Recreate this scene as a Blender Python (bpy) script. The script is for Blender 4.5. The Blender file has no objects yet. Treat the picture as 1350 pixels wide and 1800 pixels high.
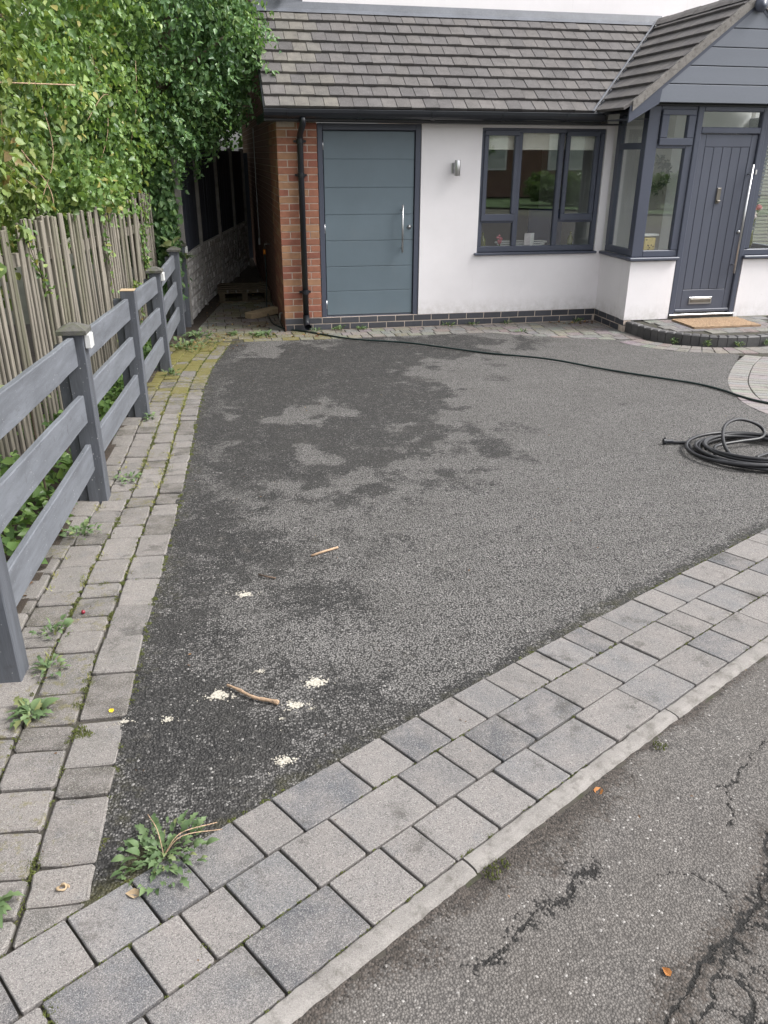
import bpy, bmesh, math, random
import numpy as np
from mathutils import Vector, Matrix
random.seed(7); RNG = np.random.default_rng(11)
scene = bpy.context.scene
COL = scene.collection
PI = math.pi

# ------------------------------------------------------------------ camera
cd = bpy.data.cameras.new('camera'); cam = bpy.data.objects.new('camera', cd); COL.objects.link(cam)
cd.sensor_fit = 'HORIZONTAL'; cd.sensor_width = 36.0; cd.lens = 36.988
cd.clip_start = 0.05; cd.clip_end = 2000
Rm = Matrix(((0.97963017, 0.07929487, -0.18449136), (-0.20077101, 0.40490734, -0.89204322), (0.00396745, 0.91091293, 0.41257956)))
cam.matrix_world = Matrix.Translation((-0.7595951, -9.52428, 1.9313646)) @ Rm.to_4x4()
scene.camera = cam
CAM = Vector((-0.7595951, -9.52428, 1.9313646))

# ------------------------------------------------------------------ daylight (overcast)
SUN_EL, SUN_AZ = math.radians(50), math.radians(108)      # azimuth measured clockwise from +Y
w = bpy.data.worlds.new('World'); scene.world = w; w.use_nodes = True
nt = w.node_tree; nt.nodes.clear()
out = nt.nodes.new('ShaderNodeOutputWorld'); bg = nt.nodes.new('ShaderNodeBackground')
sky = nt.nodes.new('ShaderNodeTexSky'); sky.sky_type = 'NISHITA'; sky.sun_disc = False
sky.sun_elevation = SUN_EL; sky.sun_rotation = SUN_AZ
sky.air_density = 1.0; sky.dust_density = 4.0; sky.ozone_density = 1.0
hs = nt.nodes.new('ShaderNodeHueSaturation'); hs.inputs['Saturation'].default_value = 0.14
nt.links.new(sky.outputs[0], hs.inputs['Color']); nt.links.new(hs.outputs[0], bg.inputs[0]); nt.links.new(bg.outputs[0], out.inputs[0])
bg.inputs[1].default_value = 0.15
sl = bpy.data.lights.new('sun', 'SUN'); so = bpy.data.objects.new('sun', sl); COL.objects.link(so)
sl.energy = 1.5; sl.angle = math.radians(22); sl.color = (1.0, 0.97, 0.93)
sd = Vector((math.sin(SUN_AZ)*math.cos(SUN_EL), math.cos(SUN_AZ)*math.cos(SUN_EL), math.sin(SUN_EL)))
so.rotation_euler = sd.to_track_quat('Z', 'Y').to_euler(); so.location = (6, -12, 12)
vs = scene.view_settings; vs.view_transform = 'Standard'; vs.look = 'None'; vs.gamma = 1.0; vs.use_curve_mapping = False
vs.exposure = 1.06

# ------------------------------------------------------------------ ground profile and helpers
def gz(y):
    t = -y - 1.5
    return .0525*(math.sqrt(t*t+.25)+t)/2 if y > -12 else .0525*(math.sqrt(10.5**2+.25)+10.5)/2
def gz_np(y):
    t = -np.maximum(y, -12.0) - 1.5
    return .0525*(np.sqrt(t*t+.25)+t)/2

def vnoise(x, y, s, seed=0):
    """smooth value noise 0..1 on numpy arrays"""
    x = x*s + seed*17.31; y = y*s + seed*9.17
    xi = np.floor(x).astype(np.int64); yi = np.floor(y).astype(np.int64)
    fx = x-xi; fy = y-yi; fx = fx*fx*(3-2*fx); fy = fy*fy*(3-2*fy)
    def h(a, b):
        n = (a*374761393 + b*668265263 + seed*1274126177) & 0x7fffffff
        n = ((n ^ (n >> 13))*1274126177) & 0x7fffffff
        return ((n ^ (n >> 16)) & 0xffff)/65535.0
    return (h(xi, yi)*(1-fx)+h(xi+1, yi)*fx)*(1-fy)+(h(xi, yi+1)*(1-fx)+h(xi+1, yi+1)*fx)*fy
def fbm(x, y, s, seed=0, o=4):
    r = np.zeros_like(x); a = .5; t = 0
    for i in range(o):
        r += a*vnoise(x, y, s*2**i, seed+i*3); t += a; a *= .55
    return r/t
def sstep(a, b, x):
    t = np.clip((x-a)/(b-a), 0, 1); return t*t*(3-2*t)
def segdist(X, Y, pts):
    d = np.full(X.shape, 1e9)
    for (x0, y0), (x1, y1) in zip(pts[:-1], pts[1:]):
        dx, dy = x1-x0, y1-y0; L = dx*dx+dy*dy+1e-12
        t = np.clip(((X-x0)*dx+(Y-y0)*dy)/L, 0, 1)
        d = np.minimum(d, np.hypot(X-x0-t*dx, Y-y0-t*dy))
    return d
def inpoly(X, Y, P):
    c = np.zeros(X.shape, bool); n = len(P)
    for i in range(n):
        x0, y0 = P[i]; x1, y1 = P[(i+1) % n]
        if y0 == y1: continue
        cond = ((y0 > Y) != (y1 > Y)) & (X < (x1-x0)*(Y-y0)/(y1-y0)+x0)
        c ^= cond
    return c

WL = {}
def wloc(o): return WL.get(o.name, Vector((0, 0, 0))) if o else Vector((0, 0, 0))
def props(o, label=None, cat=None, group=None, kind=None):
    if label: o['label'] = label
    if cat: o['category'] = cat
    if group: o['group'] = group
    if kind: o['kind'] = kind
    return o
def root(name, label, cat, loc=(0, 0, 0), group=None):
    o = bpy.data.objects.new(name, None); COL.objects.link(o); o.location = loc; o.empty_display_size = .1
    WL[o.name] = Vector(loc); return props(o, label, cat, group)
def mk(name, verts, faces, mat, parent=None, smooth=False, loc=None):
    """mesh from WORLD coordinates, origin at loc or at its parent's place"""
    pl = wloc(parent); L = Vector(loc) if loc is not None else pl
    me = bpy.data.meshes.new(name)
    me.from_pydata([(v[0]-L[0], v[1]-L[1], v[2]-L[2]) for v in verts], [], faces)
    if mat: me.materials.append(mat)
    if smooth: me.polygons.foreach_set('use_smooth', [True]*len(me.polygons))
    me.update()
    o = bpy.data.objects.new(name, me); COL.objects.link(o)
    o.parent = parent; o.location = L-pl; WL[o.name] = L
    return o
def mk_np(name, V, F, mat, parent=None, smooth=False, attrs=None, loc=(0, 0, 0)):
    """large mesh from numpy arrays, F is (n,3) or (n,4)"""
    V = np.asarray(V, np.float32)-np.array(loc, np.float32); F = np.asarray(F, np.int32); k = F.shape[1]
    me = bpy.data.meshes.new(name)
    me.vertices.add(len(V)); me.vertices.foreach_set('co', V.ravel())
    me.loops.add(F.size); me.loops.foreach_set('vertex_index', F.ravel())
    me.polygons.add(len(F)); me.polygons.foreach_set('loop_start', np.arange(0, F.size, k, dtype=np.int32))
    me.polygons.foreach_set('loop_total', np.full(len(F), k, np.int32))
    if smooth: me.polygons.foreach_set('use_smooth', np.ones(len(F), bool))
    for n, a in (attrs or {}).items():
        at = me.attributes.new(n, 'FLOAT', 'POINT'); at.data.foreach_set('value', np.asarray(a, np.float32).ravel())
    me.update(calc_edges=True); me.validate()
    if mat: me.materials.append(mat)
    o = bpy.data.objects.new(name, me); COL.objects.link(o); o.parent = parent
    o.location = Vector(loc)-wloc(parent); WL[o.name] = Vector(loc)
    return o

class B:
    def __init__(s, M=None): s.v = []; s.f = []; s.M = M
    def add(s, vs, fs):
        n = len(s.v)
        s.v += [tuple(s.M @ Vector(v)) for v in vs] if s.M else [tuple(v) for v in vs]
        s.f += [tuple(i+n for i in f) for f in fs]; return s
    def box(s, x0, x1, y0, y1, z0, z1, c=0.0):
        if c <= 0:
            vs = [(x, y, z) for x in (x0, x1) for y in (y0, y1) for z in (z0, z1)]
            return s.add(vs, [(0, 1, 3, 2), (4, 6, 7, 5), (0, 4, 5, 1), (2, 3, 7, 6), (0, 2, 6, 4), (1, 5, 7, 3)])
        cx, cy, cz = (x0+x1)/2, (y0+y1)/2, (z0+z1)/2; hx, hy, hz = (x1-x0)/2, (y1-y0)/2, (z1-z0)/2
        c = min(c, hx*.45, hy*.45, hz*.45)
        ix = {}; vs = []
        for sx in (-1, 1):
            for sy in (-1, 1):
                for sz in (-1, 1):
                    for a in range(3):
                        d = [c, c, c]; d[a] = 0
                        ix[sx, sy, sz, a] = len(vs)
                        vs.append((cx+sx*(hx-d[0]), cy+sy*(hy-d[1]), cz+sz*(hz-d[2])))
        fs = []
        for q in (-1, 1):
            fs.append(tuple(ix[q, b, e, 0] for b, e in ((-1, -1), (1, -1), (1, 1), (-1, 1))))
            fs.append(tuple(ix[b, q, e, 1] for b, e in ((-1, -1), (1, -1), (1, 1), (-1, 1))))
            fs.append(tuple(ix[b, e, q, 2] for b, e in ((-1, -1), (1, -1), (1, 1), (-1, 1))))
            for r in (-1, 1):
                fs.append((ix[q, r, -1, 0], ix[q, r, 1, 0], ix[q, r, 1, 1], ix[q, r, -1, 1]))
                fs.append((ix[q, -1, r, 0], ix[q, 1, r, 0], ix[q, 1, r, 2], ix[q, -1, r, 2]))
                fs.append((ix[-1, q, r, 1], ix[1, q, r, 1], ix[1, q, r, 2], ix[-1, q, r, 2]))
                for t in (-1, 1): fs.append((ix[q, r, t, 0], ix[q, r, t, 1], ix[q, r, t, 2]))
        return s.add(vs, fs)
    def slab(s, poly, F, top, depth, ch=.003, jit=0):
        """convex/any polygon (CCW) extruded along the frame's normal, chamfered top; F(u,v,h)->point"""
        n = len(poly); ins = []
        for i in range(n):
            p = Vector(poly[i]); a = Vector(poly[i-1]); b = Vector(poly[(i+1) % n])
            e1 = (p-a).normalized() if (p-a).length > 1e-9 else Vector((1, 0)); e2 = (b-p).normalized() if (b-p).length > 1e-9 else Vector((1, 0))
            n1 = Vector((-e1.y, e1.x)); n2 = Vector((-e2.y, e2.x)); k = max(.35, 1+n1.dot(n2))
            ins.append(p+(n1+n2)*(ch/k))
        j = [random.uniform(-jit, jit) for _ in range(n)] if jit else [0]*n
        vs = [F(p[0], p[1], top+j[i]*.3) for i, p in enumerate(ins)]+[F(p[0], p[1], top-ch+j[i]*.5) for i, p in enumerate(poly)]+[F(p[0], p[1], top-depth) for p in poly]
        fs = [tuple(range(n))]
        for i in range(n):
            k = (i+1) % n
            fs.append((n+i, n+k, k, i)); fs.append((2*n+i, 2*n+k, n+k, n+i))
        return s.add(vs, fs)
    def tube(s, pts, r, n=8, cap=True, closed=False):
        P = [Vector(p) for p in pts]; m = len(P); rs = r if isinstance(r, (list, tuple)) else [r]*m
        vs = []; up = Vector((0, 0, 1)); last = None
        for i in range(m):
            if closed: t = (P[(i+1) % m]-P[i-1])
            else: t = P[min(i+1, m-1)]-P[max(i-1, 0)]
            t = t.normalized() if t.length > 1e-9 else Vector((0, 0, 1))
            if last is None:
                a = t.cross(up) if abs(t.z) < .9 else t.cross(Vector((1, 0, 0)))
            else: a = last-t*last.dot(t)
            a.normalize(); b = t.cross(a); last = a
            for k in range(n):
                an = 2*PI*k/n; vs.append(P[i]+(a*math.cos(an)+b*math.sin(an))*rs[i])
        fs = []
        for i in range(m if closed else m-1):
            for k in range(n):
                i2 = (i+1) % m; k2 = (k+1) % n
                fs.append((i*n+k, i*n+k2, i2*n+k2, i2*n+k))
        if cap and not closed: fs += [tuple(range(n-1, -1, -1)), tuple((m-1)*n+k for k in range(n))]
        return s.add(vs, fs)
    def lathe(s, prof, o=(0, 0, 0), n=16, ax='z'):
        vs = []; m = len(prof)
        for r, h in prof:
            for k in range(n):
                a = 2*PI*k/n; p = (r*math.cos(a), r*math.sin(a), h)
                if ax == 'y': p = (p[0], -p[2], p[1])
                if ax == 'x': p = (p[2], p[0], p[1])
                vs.append((p[0]+o[0], p[1]+o[1], p[2]+o[2]))
        fs = [(i*n+k, i*n+(k+1) % n, (i+1)*n+(k+1) % n, (i+1)*n+k) for i in range(m-1) for k in range(n)]
        fs += [tuple(range(n-1, -1, -1)), tuple((m-1)*n+k for k in range(n))]
        return s.add(vs, fs)
    def build(s, name, mat, parent=None, smooth=False, loc=None, fix=True):
        o = mk(name, s.v, s.f, mat, parent, smooth, loc)
        if fix:
            bm = bmesh.new(); bm.from_mesh(o.data); bmesh.ops.recalc_face_normals(bm, faces=bm.faces); bm.to_mesh(o.data); bm.free()
        return o
def box(name, d, mat, parent, c=.003): return B().box(*d, c=c).build(name, mat, parent)

def clip(poly, a, b, c):
    """keep a*x+b*y<=c"""
    outp = []; n = len(poly)
    for i in range(n):
        p, q = poly[i], poly[(i+1) % n]; dp = a*p[0]+b*p[1]-c; dq = a*q[0]+b*q[1]-c
        if dp <= 0: outp.append(p)
        if dp*dq < 0:
            t = dp/(dp-dq); outp.append((p[0]+(q[0]-p[0])*t, p[1]+(q[1]-p[1])*t))
    return outp
def area(poly): return .5*sum(poly[i-1][0]*poly[i][1]-poly[i][0]*poly[i-1][1] for i in range(len(poly)))
def shrink(poly, g):
    n = len(poly); r = []
    for i in range(n):
        p = Vector(poly[i]); e1 = (p-Vector(poly[i-1])); e2 = (Vector(poly[(i+1) % n])-p)
        if e1.length < 1e-6 or e2.length < 1e-6: continue
        e1.normalize(); e2.normalize()
        n1 = Vector((-e1.y, e1.x)); n2 = Vector((-e2.y, e2.x)); k = max(.3, 1+n1.dot(n2))
        r.append(tuple(p+(n1+n2)*(g/k)))
    return r
def rounded(poly, r, jit):
    n = len(poly); o = []
    for i in range(n):
        p = Vector(poly[i]); a = Vector(poly[i-1]); b = Vector(poly[(i+1) % n])
        l1 = (a-p).length; l2 = (b-p).length
        q = r*random.uniform(.6, 1.5)
        o.append(p+(a-p)*min(.4, q/max(l1, 1e-6))); o.append(p+(b-p)*min(.4, q/max(l2, 1e-6)))
        if l2 > .06:
            m = p+(b-p)*random.uniform(.42, .58)
            o.append(m)
    return [(v.x+random.uniform(-jit, jit), v.y+random.uniform(-jit, jit)) for v in o]

# ------------------------------------------------------------------ materials
def nodes(name):
    m = bpy.data.materials.new(name); m.use_nodes = True; t = m.node_tree
    return m, t, t.nodes['Principled BSDF']
def N(t, typ, **kw):
    n = t.nodes.new(typ)
    for k, v in kw.items():
        if k in n.inputs.keys(): n.inputs[k].default_value = v
        else: setattr(n, k, v)
    return n
def L(t, a, b): t.links.new(a, b)
def noise(t, vec, scale, detail=5, rough=.6):
    n = N(t, 'ShaderNodeTexNoise', Scale=scale, Detail=detail, Roughness=rough); L(t, vec, n.inputs['Vector']); return n.outputs['Fac']
def rng(t, v, a, b, c=0.0, d=1.0):
    n = N(t, 'ShaderNodeMapRange'); L(t, v, n.inputs[0]); n.inputs[1].default_value = a; n.inputs[2].default_value = b
    n.inputs[3].default_value = c; n.inputs[4].default_value = d; return n.outputs[0]
def mix(t, f, a, b, mode='MIX'):
    n = N(t, 'ShaderNodeMix', data_type='RGBA', blend_type=mode, clamp_factor=True)
    if isinstance(f, (int, float)): n.inputs[0].default_value = f
    else: L(t, f, n.inputs[0])
    for s, v in ((6, a), (7, b)):
        if isinstance(v, tuple): n.inputs[s].default_value = (v[0], v[1], v[2], 1)
        else: L(t, v, n.inputs[s])
    return n.outputs[2]
def mth(t, op, a, b=0.0):
    n = N(t, 'ShaderNodeMath', operation=op)
    for i, v in enumerate((a, b)):
        if isinstance(v, (int, float)): n.inputs[i].default_value = v
        else: L(t, v, n.inputs[i])
    return n.outputs[0]
def bump(t, p, h, strength, dist):
    b = N(t, 'ShaderNodeBump', Strength=strength, Distance=dist); L(t, h, b.inputs['Height']); L(t, b.outputs[0], p.inputs['Normal'])
def objco(t): return N(t, 'ShaderNodeTexCoord').outputs['Object']
def attr(t, n): return N(t, 'ShaderNodeAttribute', attribute_name=n).outputs['Fac']

def pmat(name, base, rough=.6, var=.12, vs_=6, grain=.08, gs=180, bs=.0, bd=.002, metallic=0., stretch=None, dirt=None, spec=.5):
    m, t, p = nodes(name); co = objco(t)
    if stretch:
        mp = N(t, 'ShaderNodeMapping'); mp.inputs['Scale'].default_value = stretch; L(t, co, mp.inputs[0]); co = mp.outputs[0]
    a = noise(t, co, vs_, 5); g = noise(t, co, gs, 3)
    lo = tuple(c*(1-var) for c in base); hi = tuple(min(1, c*(1+var)) for c in base)
    c1 = mix(t, rng(t, a, .3, .7), lo, hi)
    c2 = mix(t, rng(t, g, .3, .7, 1-grain, 1+grain), (0, 0, 0), c1, 'MIX') if False else mix(t, mth(t, 'MULTIPLY', rng(t, g, .35, .65), grain), c1, tuple(min(1, c*1.9) for c in base))
    if dirt:
        dn = noise(t, co, dirt[1], 6, .7); c2 = mix(t, rng(t, dn, dirt[2], dirt[2]+.16, 0, dirt[3]), c2, dirt[0])
    L(t, c2, p.inputs['Base Color']); p.inputs['Roughness'].default_value = rough; p.inputs['Metallic'].default_value = metallic
    p.inputs['Specular IOR Level'].default_value = spec
    if bs: bump(t, p, mth(t, 'ADD', g, mth(t, 'MULTIPLY', a, .6)), bs, bd)
    return m

def fence_paint(name, base, stretch):
    m, t, p = nodes(name); co = objco(t)
    mp = N(t, 'ShaderNodeMapping'); mp.inputs['Scale'].default_value = stretch; L(t, co, mp.inputs[0]); sc = mp.outputs[0]
    a = noise(t, sc, 5, 6, .65); b = noise(t, sc, 38, 4, .7); d = noise(t, co, 13, 6, .7)
    c = mix(t, rng(t, a, .3, .7), tuple(q*.68 for q in base), tuple(min(1, q*1.28) for q in base))
    c = mix(t, rng(t, b, .55, .75, 0, .5), c, tuple(q*.5 for q in base)); c = mix(t, rng(t, d, .6, .72, 0, .6), c, (.055, .057, .062))
    c = mix(t, rng(t, b, .42, .28, 0, .35), c, tuple(q*1.7 for q in base))
    v = N(t, 'ShaderNodeTexVoronoi', Scale=34.0); L(t, co, v.inputs['Vector']); v2 = N(t, 'ShaderNodeTexVoronoi', Scale=95.0); L(t, co, v2.inputs['Vector'])
    k = N(t, 'ShaderNodeSeparateColor'); L(t, v.outputs['Color'], k.inputs[0]); k2 = N(t, 'ShaderNodeSeparateColor'); L(t, v2.outputs['Color'], k2.inputs[0])
    f1 = mth(t, 'MULTIPLY', rng(t, v.outputs['Distance'], .13, .06), rng(t, k.outputs[0], .80, .82)); f2 = mth(t, 'MULTIPLY', rng(t, v2.outputs['Distance'], .2, .1), rng(t, k2.outputs[0], .9, .91))
    c = mix(t, mth(t, 'MULTIPLY', mth(t, 'MAXIMUM', f1, f2), .8), c, (.55, .55, .54))
    L(t, c, p.inputs['Base Color']); p.inputs['Roughness'].default_value = .58; bump(t, p, mth(t, 'ADD', b, a), .6, .002); return m

def sett_material(name):
    """concrete setts: tone from the object's own colour, moss amount from its alpha"""
    m, t, p = nodes(name); co = objco(t); oi = N(t, 'ShaderNodeObjectInfo')
    big = noise(t, co, 9, 4); mid = noise(t, co, 42, 5, .7); fine = noise(t, co, 420, 3, .7)
    c = mix(t, rng(t, big, .35, .7), oi.outputs['Color'], mix(t, .7, oi.outputs['Color'], (.235, .212, .2)))
    c = mix(t, rng(t, mid, .45, .75, 0, .4), c, (.125, .12, .118)); c = mix(t, rng(t, noise(t, co, 16, 5, .7), .55, .75, 0, .5), c, (.13, .135, .145))
    c = mix(t, rng(t, fine, .52, .7, 0, .6), c, (.52, .5, .48))
    c = mix(t, rng(t, fine, .5, .32, 0, .55), c, (.06, .06, .062))
    wet = noise(t, co, 6.5, 7, .7); c = mix(t, rng(t, wet, .56, .66, 0, .62), c, (.06, .056, .05)); li = noise(t, co, 21, 6, .75); c = mix(t, rng(t, li, .64, .7, 0, .5), c, (.33, .32, .285)); pit = N(t, 'ShaderNodeTexVoronoi', Scale=330.0); L(t, co, pit.inputs['Vector']); pc = N(t, 'ShaderNodeSeparateColor'); L(t, pit.outputs['Color'], pc.inputs[0]); c = mix(t, mth(t, 'MULTIPLY', rng(t, pc.outputs[0], .84, .9), .4), c, (.035, .034, .033)); c = mix(t, mth(t, 'MULTIPLY', rng(t, pc.outputs[1], .88, .93), .3), c, (.38, .36, .34))
    mo = noise(t, co, 30, 6, .75)
    mf = rng(t, mth(t, 'ADD', mo, mth(t, 'MULTIPLY', oi.outputs['Alpha'], .8)), .82, 1.02)
    c = mix(t, mth(t, 'MULTIPLY', mf, .85), c, mix(t, rng(t, fine, .35, .65), (.07, .066, .02), (.2, .175, .035)))
    L(t, c, p.inputs['Base Color']); p.inputs['Roughness'].default_value = .82; p.inputs['Specular IOR Level'].default_value = .3
    bump(t, p, mth(t, 'ADD', mth(t, 'MULTIPLY', fine, .6), mid), .55, .003)
    return m

def tarmac_material():
    m, t, p = nodes('tarmac'); co = objco(t)
    dk = attr(t, 'dark'); mo = attr(t, 'moss')
    v = N(t, 'ShaderNodeTexVoronoi', Scale=138.0, Randomness=1.0); L(t, co, v.inputs['Vector'])
    v2 = N(t, 'ShaderNodeTexVoronoi', Scale=240.0, Randomness=1.0); L(t, co, v2.inputs['Vector'])
    cr = N(t, 'ShaderNodeSeparateColor'); L(t, v.outputs['Color'], cr.inputs[0])
    n1 = noise(t, co, 26, 5, .7); n2 = noise(t, co, 120, 3, .6); n0 = noise(t, co, 3.2, 5, .65)
    # which stones still carry a pale dry face
    n3 = noise(t, co, 9, 6, .72)
    dkn = mth(t, 'ADD', dk, mth(t, 'ADD', mth(t, 'MULTIPLY', mth(t, 'SUBTRACT', n3, .5), 1.9), mth(t, 'MULTIPLY', mth(t, 'SUBTRACT', n1, .5), 1.0)))
    dkn = mth(t, 'ADD', dkn, mth(t, 'MULTIPLY', mth(t, 'SUBTRACT', noise(t, co, 60, 4, .7), .5), .7)); thr = rng(t, dkn, .1, .95, .04, .95)
    f = rng(t, mth(t, 'SUBTRACT', mth(t, 'ADD', mth(t, 'MULTIPLY', cr.outputs[0], .85), .07), thr), -.14, .16)
    wetd = mix(t, cr.outputs[1], (.011, .011, .012), (.088, .085, .082))
    dryc = mix(t, cr.outputs[1], (.155, .148, .143), (.248, .238, .23))
    c = mix(t, f, wetd, dryc)
    gap = rng(t, v.outputs['Distance'], .42, .66); c = mix(t, mth(t, 'MULTIPLY', gap, .9), c, (.022, .021, .021))
    c = mix(t, rng(t, n0, .4, .72, 0, .3), c, (.06, .057, .052)); c = mix(t, rng(t, n3, .6, .75, 0, .22), c, (.3, .275, .24))
    sp = rng(t, cr.outputs[2], .985, .995); c = mix(t, mth(t, 'MULTIPLY', sp, .5), c, (.5, .48, .46))
    mf = rng(t, mth(t, 'ADD', mth(t, 'MULTIPLY', n1, .7), mo), .72, 1.12); c = mix(t, mth(t, 'MULTIPLY', mf, .65), c, mix(t, n2, (.035, .036, .014), (.13, .12, .035)))
    L(t, c, p.inputs['Base Color']); p.inputs['Roughness'].default_value = .78; p.inputs['Specular IOR Level'].default_value = .35
    h = mth(t, 'SUBTRACT', mth(t, 'MULTIPLY', cr.outputs[1], .35), v.outputs['Distance'])
    h = mth(t, 'SUBTRACT', h, mth(t, 'MULTIPLY', v2.outputs['Distance'], .4))
    bump(t, p, h, 1.0, .007); return m

def road_material():
    m, t, p = nodes('road_surface'); co = objco(t)
    ck = attr(t, 'crack'); dt = attr(t, 'dirt')
    v = N(t, 'ShaderNodeTexVoronoi', Scale=175.0, Randomness=1.0); L(t, co, v.inputs['Vector'])
    cr = N(t, 'ShaderNodeSeparateColor'); L(t, v.outputs['Color'], cr.inputs[0])
    n1 = noise(t, co, 14, 6, .7); n2 = noise(t, co, 150, 3, .6); n0 = noise(t, co, 2.4, 5, .6)
    f = rng(t, mth(t, 'ADD', mth(t, 'MULTIPLY', cr.outputs[0], .6), mth(t, 'MULTIPLY', n1, .7)), .3, 1.0)
    c = mix(t, f, (.082, .077, .073), (.205, .19, .178))
    c = mix(t, rng(t, v.outputs['Distance'], .42, .68, 0, .7), c, (.05, .046, .044))
    c = mix(t, rng(t, n0, .4, .7, 0, .4), c, (.105, .093, .083))
    sp = rng(t, cr.outputs[2], .985, .992); c = mix(t, mth(t, 'MULTIPLY', sp, .5), c, (.5, .48, .46))
    dt = mth(t, 'ADD', dt, mth(t, 'MULTIPLY', mth(t, 'SUBTRACT', cr.outputs[1], .5), .5)); df = rng(t, mth(t, 'ADD', mth(t, 'MULTIPLY', n1, 1.1), dt), .95, 1.3); c = mix(t, mth(t, 'MULTIPLY', df, .88), c, mix(t, cr.outputs[0], (.016, .014, .012), (.085, .07, .06)))
    ck = rng(t, mth(t, 'ADD', mth(t, 'MULTIPLY', ck, 1.25), mth(t, 'MULTIPLY', mth(t, 'SUBTRACT', cr.outputs[1], .5), .85)), .5, .72); c = mix(t, mth(t, 'MULTIPLY', ck, .95), c, (.013, .0125, .012))
    L(t, c, p.inputs['Base Color']); p.inputs['Roughness'].default_value = .8; p.inputs['Specular IOR Level'].default_value = .35
    h = mth(t, 'SUBTRACT', mth(t, 'MULTIPLY', cr.outputs[1], .4), v.outputs['Distance']); bump(t, p, h, .8, .0045); return m

def tone_material(name, rough, grain_s, bs, bd, speck=(.5, .5, .5), sp_amt=.25, dark=(.05, .05, .05), dk_amt=.3, moss=None, stretch=None):
    """colour from the object's own colour, with grain"""
    m, t, p = nodes(name); co = objco(t); oi = N(t, 'ShaderNodeObjectInfo')
    if stretch:
        mp = N(t, 'ShaderNodeMapping'); mp.inputs['Scale'].default_value = stretch; L(t, co, mp.inputs[0]); co = mp.outputs[0]
    a = noise(t, co, grain_s*.12, 5); b = noise(t, co, grain_s, 4, .7)
    c = mix(t, rng(t, a, .4, .75, 0, dk_amt), oi.outputs['Color'], dark)
    c = mix(t, rng(t, b, .5, .72, 0, sp_amt), c, speck)
    if moss:
        mo = noise(t, co, grain_s*.25, 6, .7); mf = rng(t, mth(t, 'ADD', mo, mth(t, 'MULTIPLY', oi.outputs['Alpha'], .7)), .85, 1.05)
        c = mix(t, mth(t, 'MULTIPLY', mf, .7), c, moss)
    L(t, c, p.inputs['Base Color']); p.inputs['Roughness'].default_value = rough
    if bs: bump(t, p, mth(t, 'ADD', b, a), bs, bd)
    return m

def leaf_material(name, cols, trans=.38, use_attr=True, rough=.36):
    m, t, p = nodes(name)
    if use_attr: f = attr(t, 'tint')
    else: f = N(t, 'ShaderNodeObjectInfo').outputs['Random']
    r = N(t, 'ShaderNodeValToRGB'); L(t, f, r.inputs[0]); e = r.color_ramp.elements
    while len(e) < len(cols): e.new(.5)
    for i, (pos, c) in enumerate(cols): e[i].position = pos; e[i].color = (*c, 1)
    L(t, r.outputs[0], p.inputs['Base Color']); p.inputs['Roughness'].default_value = rough; p.inputs['Specular IOR Level'].default_value = .45
    tr = N(t, 'ShaderNodeBsdfTranslucent'); L(t, mix(t, 1.0, r.outputs[0], (1.0, 1.0, .55), 'MULTIPLY'), tr.inputs[0])
    ms = N(t, 'ShaderNodeMixShader'); ms.inputs[0].default_value = trans
    L(t, p.outputs[0], ms.inputs[1]); L(t, tr.outputs[0], ms.inputs[2])
    L(t, ms.outputs[0], t.nodes['Material Output'].inputs[0]); return m

def glass_material():
    m = bpy.data.materials.new('window_glass'); m.use_nodes = True; t = m.node_tree; t.nodes.clear()
    o = N(t, 'ShaderNodeOutputMaterial'); tr = N(t, 'ShaderNodeBsdfTransparent'); tr.inputs[0].default_value = (.97, .985, .98, 1)
    g = N(t, 'ShaderNodeBsdfGlossy'); g.inputs['Roughness'].default_value = 0.0; g.inputs[0].default_value = (.95, .97, 1, 1)
    ge = N(t, 'ShaderNodeNewGeometry'); dt = N(t, 'ShaderNodeVectorMath', operation='DOT_PRODUCT'); L(t, ge.outputs['Normal'], dt.inputs[0]); L(t, ge.outputs['Incoming'], dt.inputs[1])
    cs = mth(t, 'ABSOLUTE', dt.outputs['Value']); f = mth(t, 'ADD', .10, mth(t, 'MULTIPLY', mth(t, 'POWER', mth(t, 'SUBTRACT', 1.0, cs), 5.0), .9))
    k = mth(t, 'MINIMUM', f, .9)
    ms = N(t, 'ShaderNodeMixShader'); L(t, k, ms.inputs[0]); L(t, tr.outputs[0], ms.inputs[1]); L(t, g.outputs[0], ms.inputs[2]); L(t, ms.outputs[0], o.inputs[0])
    return m

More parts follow.
